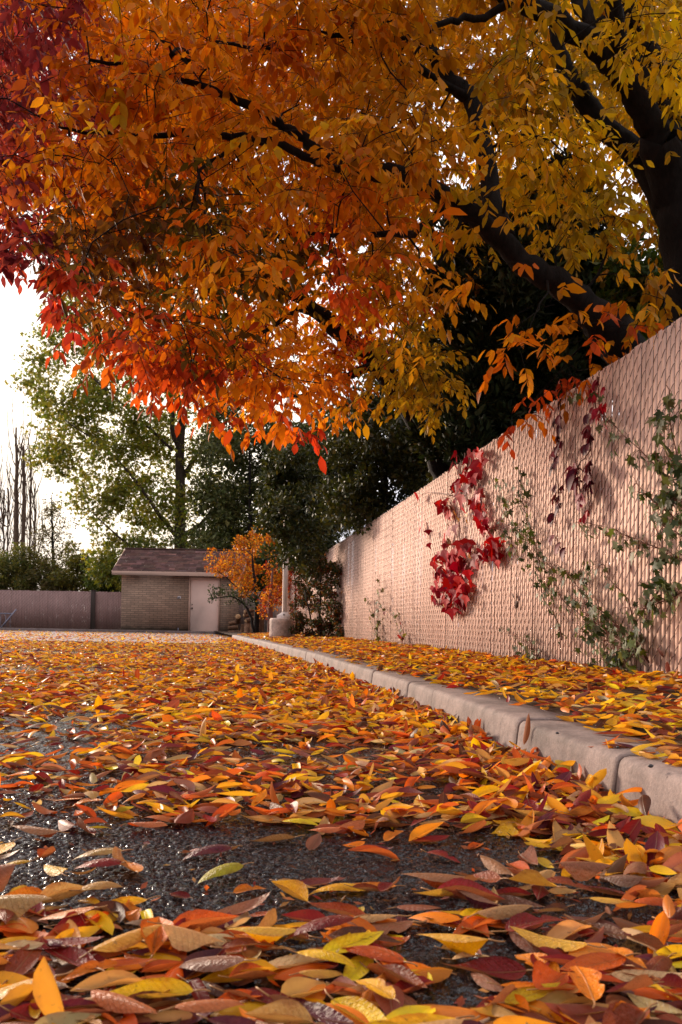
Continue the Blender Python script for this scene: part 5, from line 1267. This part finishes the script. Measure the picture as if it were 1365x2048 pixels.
for u, v, Y, yaw, lab in ((1048, 1490, 2.70, 1.9, 'rust leaf standing upright in the kerb joint'),):
    Lv = Leaves(); p = P(u, v, Y - .10); Lv.add(leaf_tpl(10, 5, 1, .26, cup=.8), np.array([p]), rots_dir(np.array([[.12, -.1, 1.0]]), np.array([.6])), .10, np.array([(.30, .07, .02)]))
    tag(Lv.build('upright_leaf', M['litter'], loc=tuple(p)), lab, 'leaf')

# ------------------------------------------------------------------ sky, sun, camera
SUN_AZ, SUN_EL = R(-42), R(15)        # azimuth from the view axis, negative = to the west side of the view
w = bpy.data.worlds.new('World'); bpy.context.scene.world = w; w.use_nodes = True
nt = w.node_tree; nt.nodes.clear(); out = nt.nodes.new('ShaderNodeOutputWorld'); bg = nt.nodes.new('ShaderNodeBackground'); L(nt, bg.outputs[0], out.inputs[0])
sky = nt.nodes.new('ShaderNodeTexSky'); sky.sky_type = 'NISHITA'; sky.sun_disc = False; sky.sun_elevation = SUN_EL; sky.sun_rotation = SUN_AZ; sky.dust_density = 2.0
tc = nt.nodes.new('ShaderNodeTexCoord'); sp = nt.nodes.new('ShaderNodeSeparateXYZ'); L(nt, tc.outputs['Generated'], sp.inputs[0])
mp = nt.nodes.new('ShaderNodeMapping'); mp.inputs['Scale'].default_value = (1, 1, 3.2); L(nt, tc.outputs['Generated'], mp.inputs['Vector'])
n1 = noise(nt, 5.5, 6, .6, mp.outputs[0]).outputs['Fac']
low = ramp(nt, sp.outputs['Z'], [(.15, 1.), (.24, 0.)])
grey = math_n(nt, 'MULTIPLY', ramp(nt, n1, [(.36, 0.), (.52, 1.)]), low)
glow = nt.nodes.new('ShaderNodeVectorMath'); glow.operation = 'DOT_PRODUCT'; L(nt, tc.outputs['Generated'], glow.inputs[0]); gd = P(300, 850, 1.0) - Vector((0, 0, CAMH)); gd.normalize(); glow.inputs[1].default_value = gd
gl = ramp(nt, glow.outputs['Value'], [(.972, 0.), (.9985, 1.)])
front = nt.nodes.new('ShaderNodeVectorMath'); front.operation = 'DOT_PRODUCT'; L(nt, tc.outputs['Generated'], front.inputs[0]); front.inputs[1].default_value = Vector((-.45, .85, .25)).normalized()
fr_ = ramp(nt, math_n(nt, 'ADD', math_n(nt, 'MULTIPLY', front.outputs['Value'], .5), .5), [(.20, .50), (.80, 1.)])
cloud = mixc(nt, grey, (12.5, 12.0, 12.2), (3.4, 3.35, 4.3))
cloud = mixc(nt, 1.0, cloud, fr_, 'MULTIPLY')
cloud = mixc(nt, gl, cloud, (17., 14.6, 11.5))
col = mixc(nt, .88, sky.outputs[0], cloud)
L(nt, col, bg.inputs['Color']); bg.inputs['Strength'].default_value = .10

sl = bpy.data.lights.new('sun', 'SUN'); sl.energy = 3.8; sl.angle = R(11); sl.color = (1.0, .80, .62)
so = bpy.data.objects.new('sun', sl); C.objects.link(so)
dirv = Vector((math.sin(SUN_AZ) * math.cos(SUN_EL), math.cos(SUN_AZ) * math.cos(SUN_EL), math.sin(SUN_EL)))
so.rotation_euler = dirv.to_track_quat('Z', 'Y').to_euler(); so.location = dirv * 40

cd = bpy.data.cameras.new('camera'); cam = bpy.data.objects.new('camera', cd); C.objects.link(cam)
cam.location = (0, 0, CAMH); cam.rotation_euler = (Matrix.Rotation(R(90), 3, 'X') @ Matrix.Rotation(ROLL, 3, 'Z')).to_euler()
cd.sensor_fit = 'VERTICAL'; cd.sensor_height = 36; cd.lens = FPX / 2048 * 36; cd.shift_y = (PY - 1024) / 2048
cd.clip_start = .02; cd.clip_end = 2000
cd.dof.use_dof = True; cd.dof.focus_distance = 3.4; cd.dof.aperture_fstop = 11
sc = bpy.context.scene; sc.camera = cam
sc.render.resolution_x, sc.render.resolution_y = 682, 1024
sc.view_settings.view_transform = 'Standard'; sc.view_settings.look = 'None'; sc.view_settings.exposure = 0.55; sc.view_settings.gamma = 1.0
sc.render.engine = 'CYCLES'; sc.cycles.max_bounces = 8; sc.cycles.transmission_bounces = 4; sc.cycles.diffuse_bounces = 4; sc.cycles.use_denoising = True
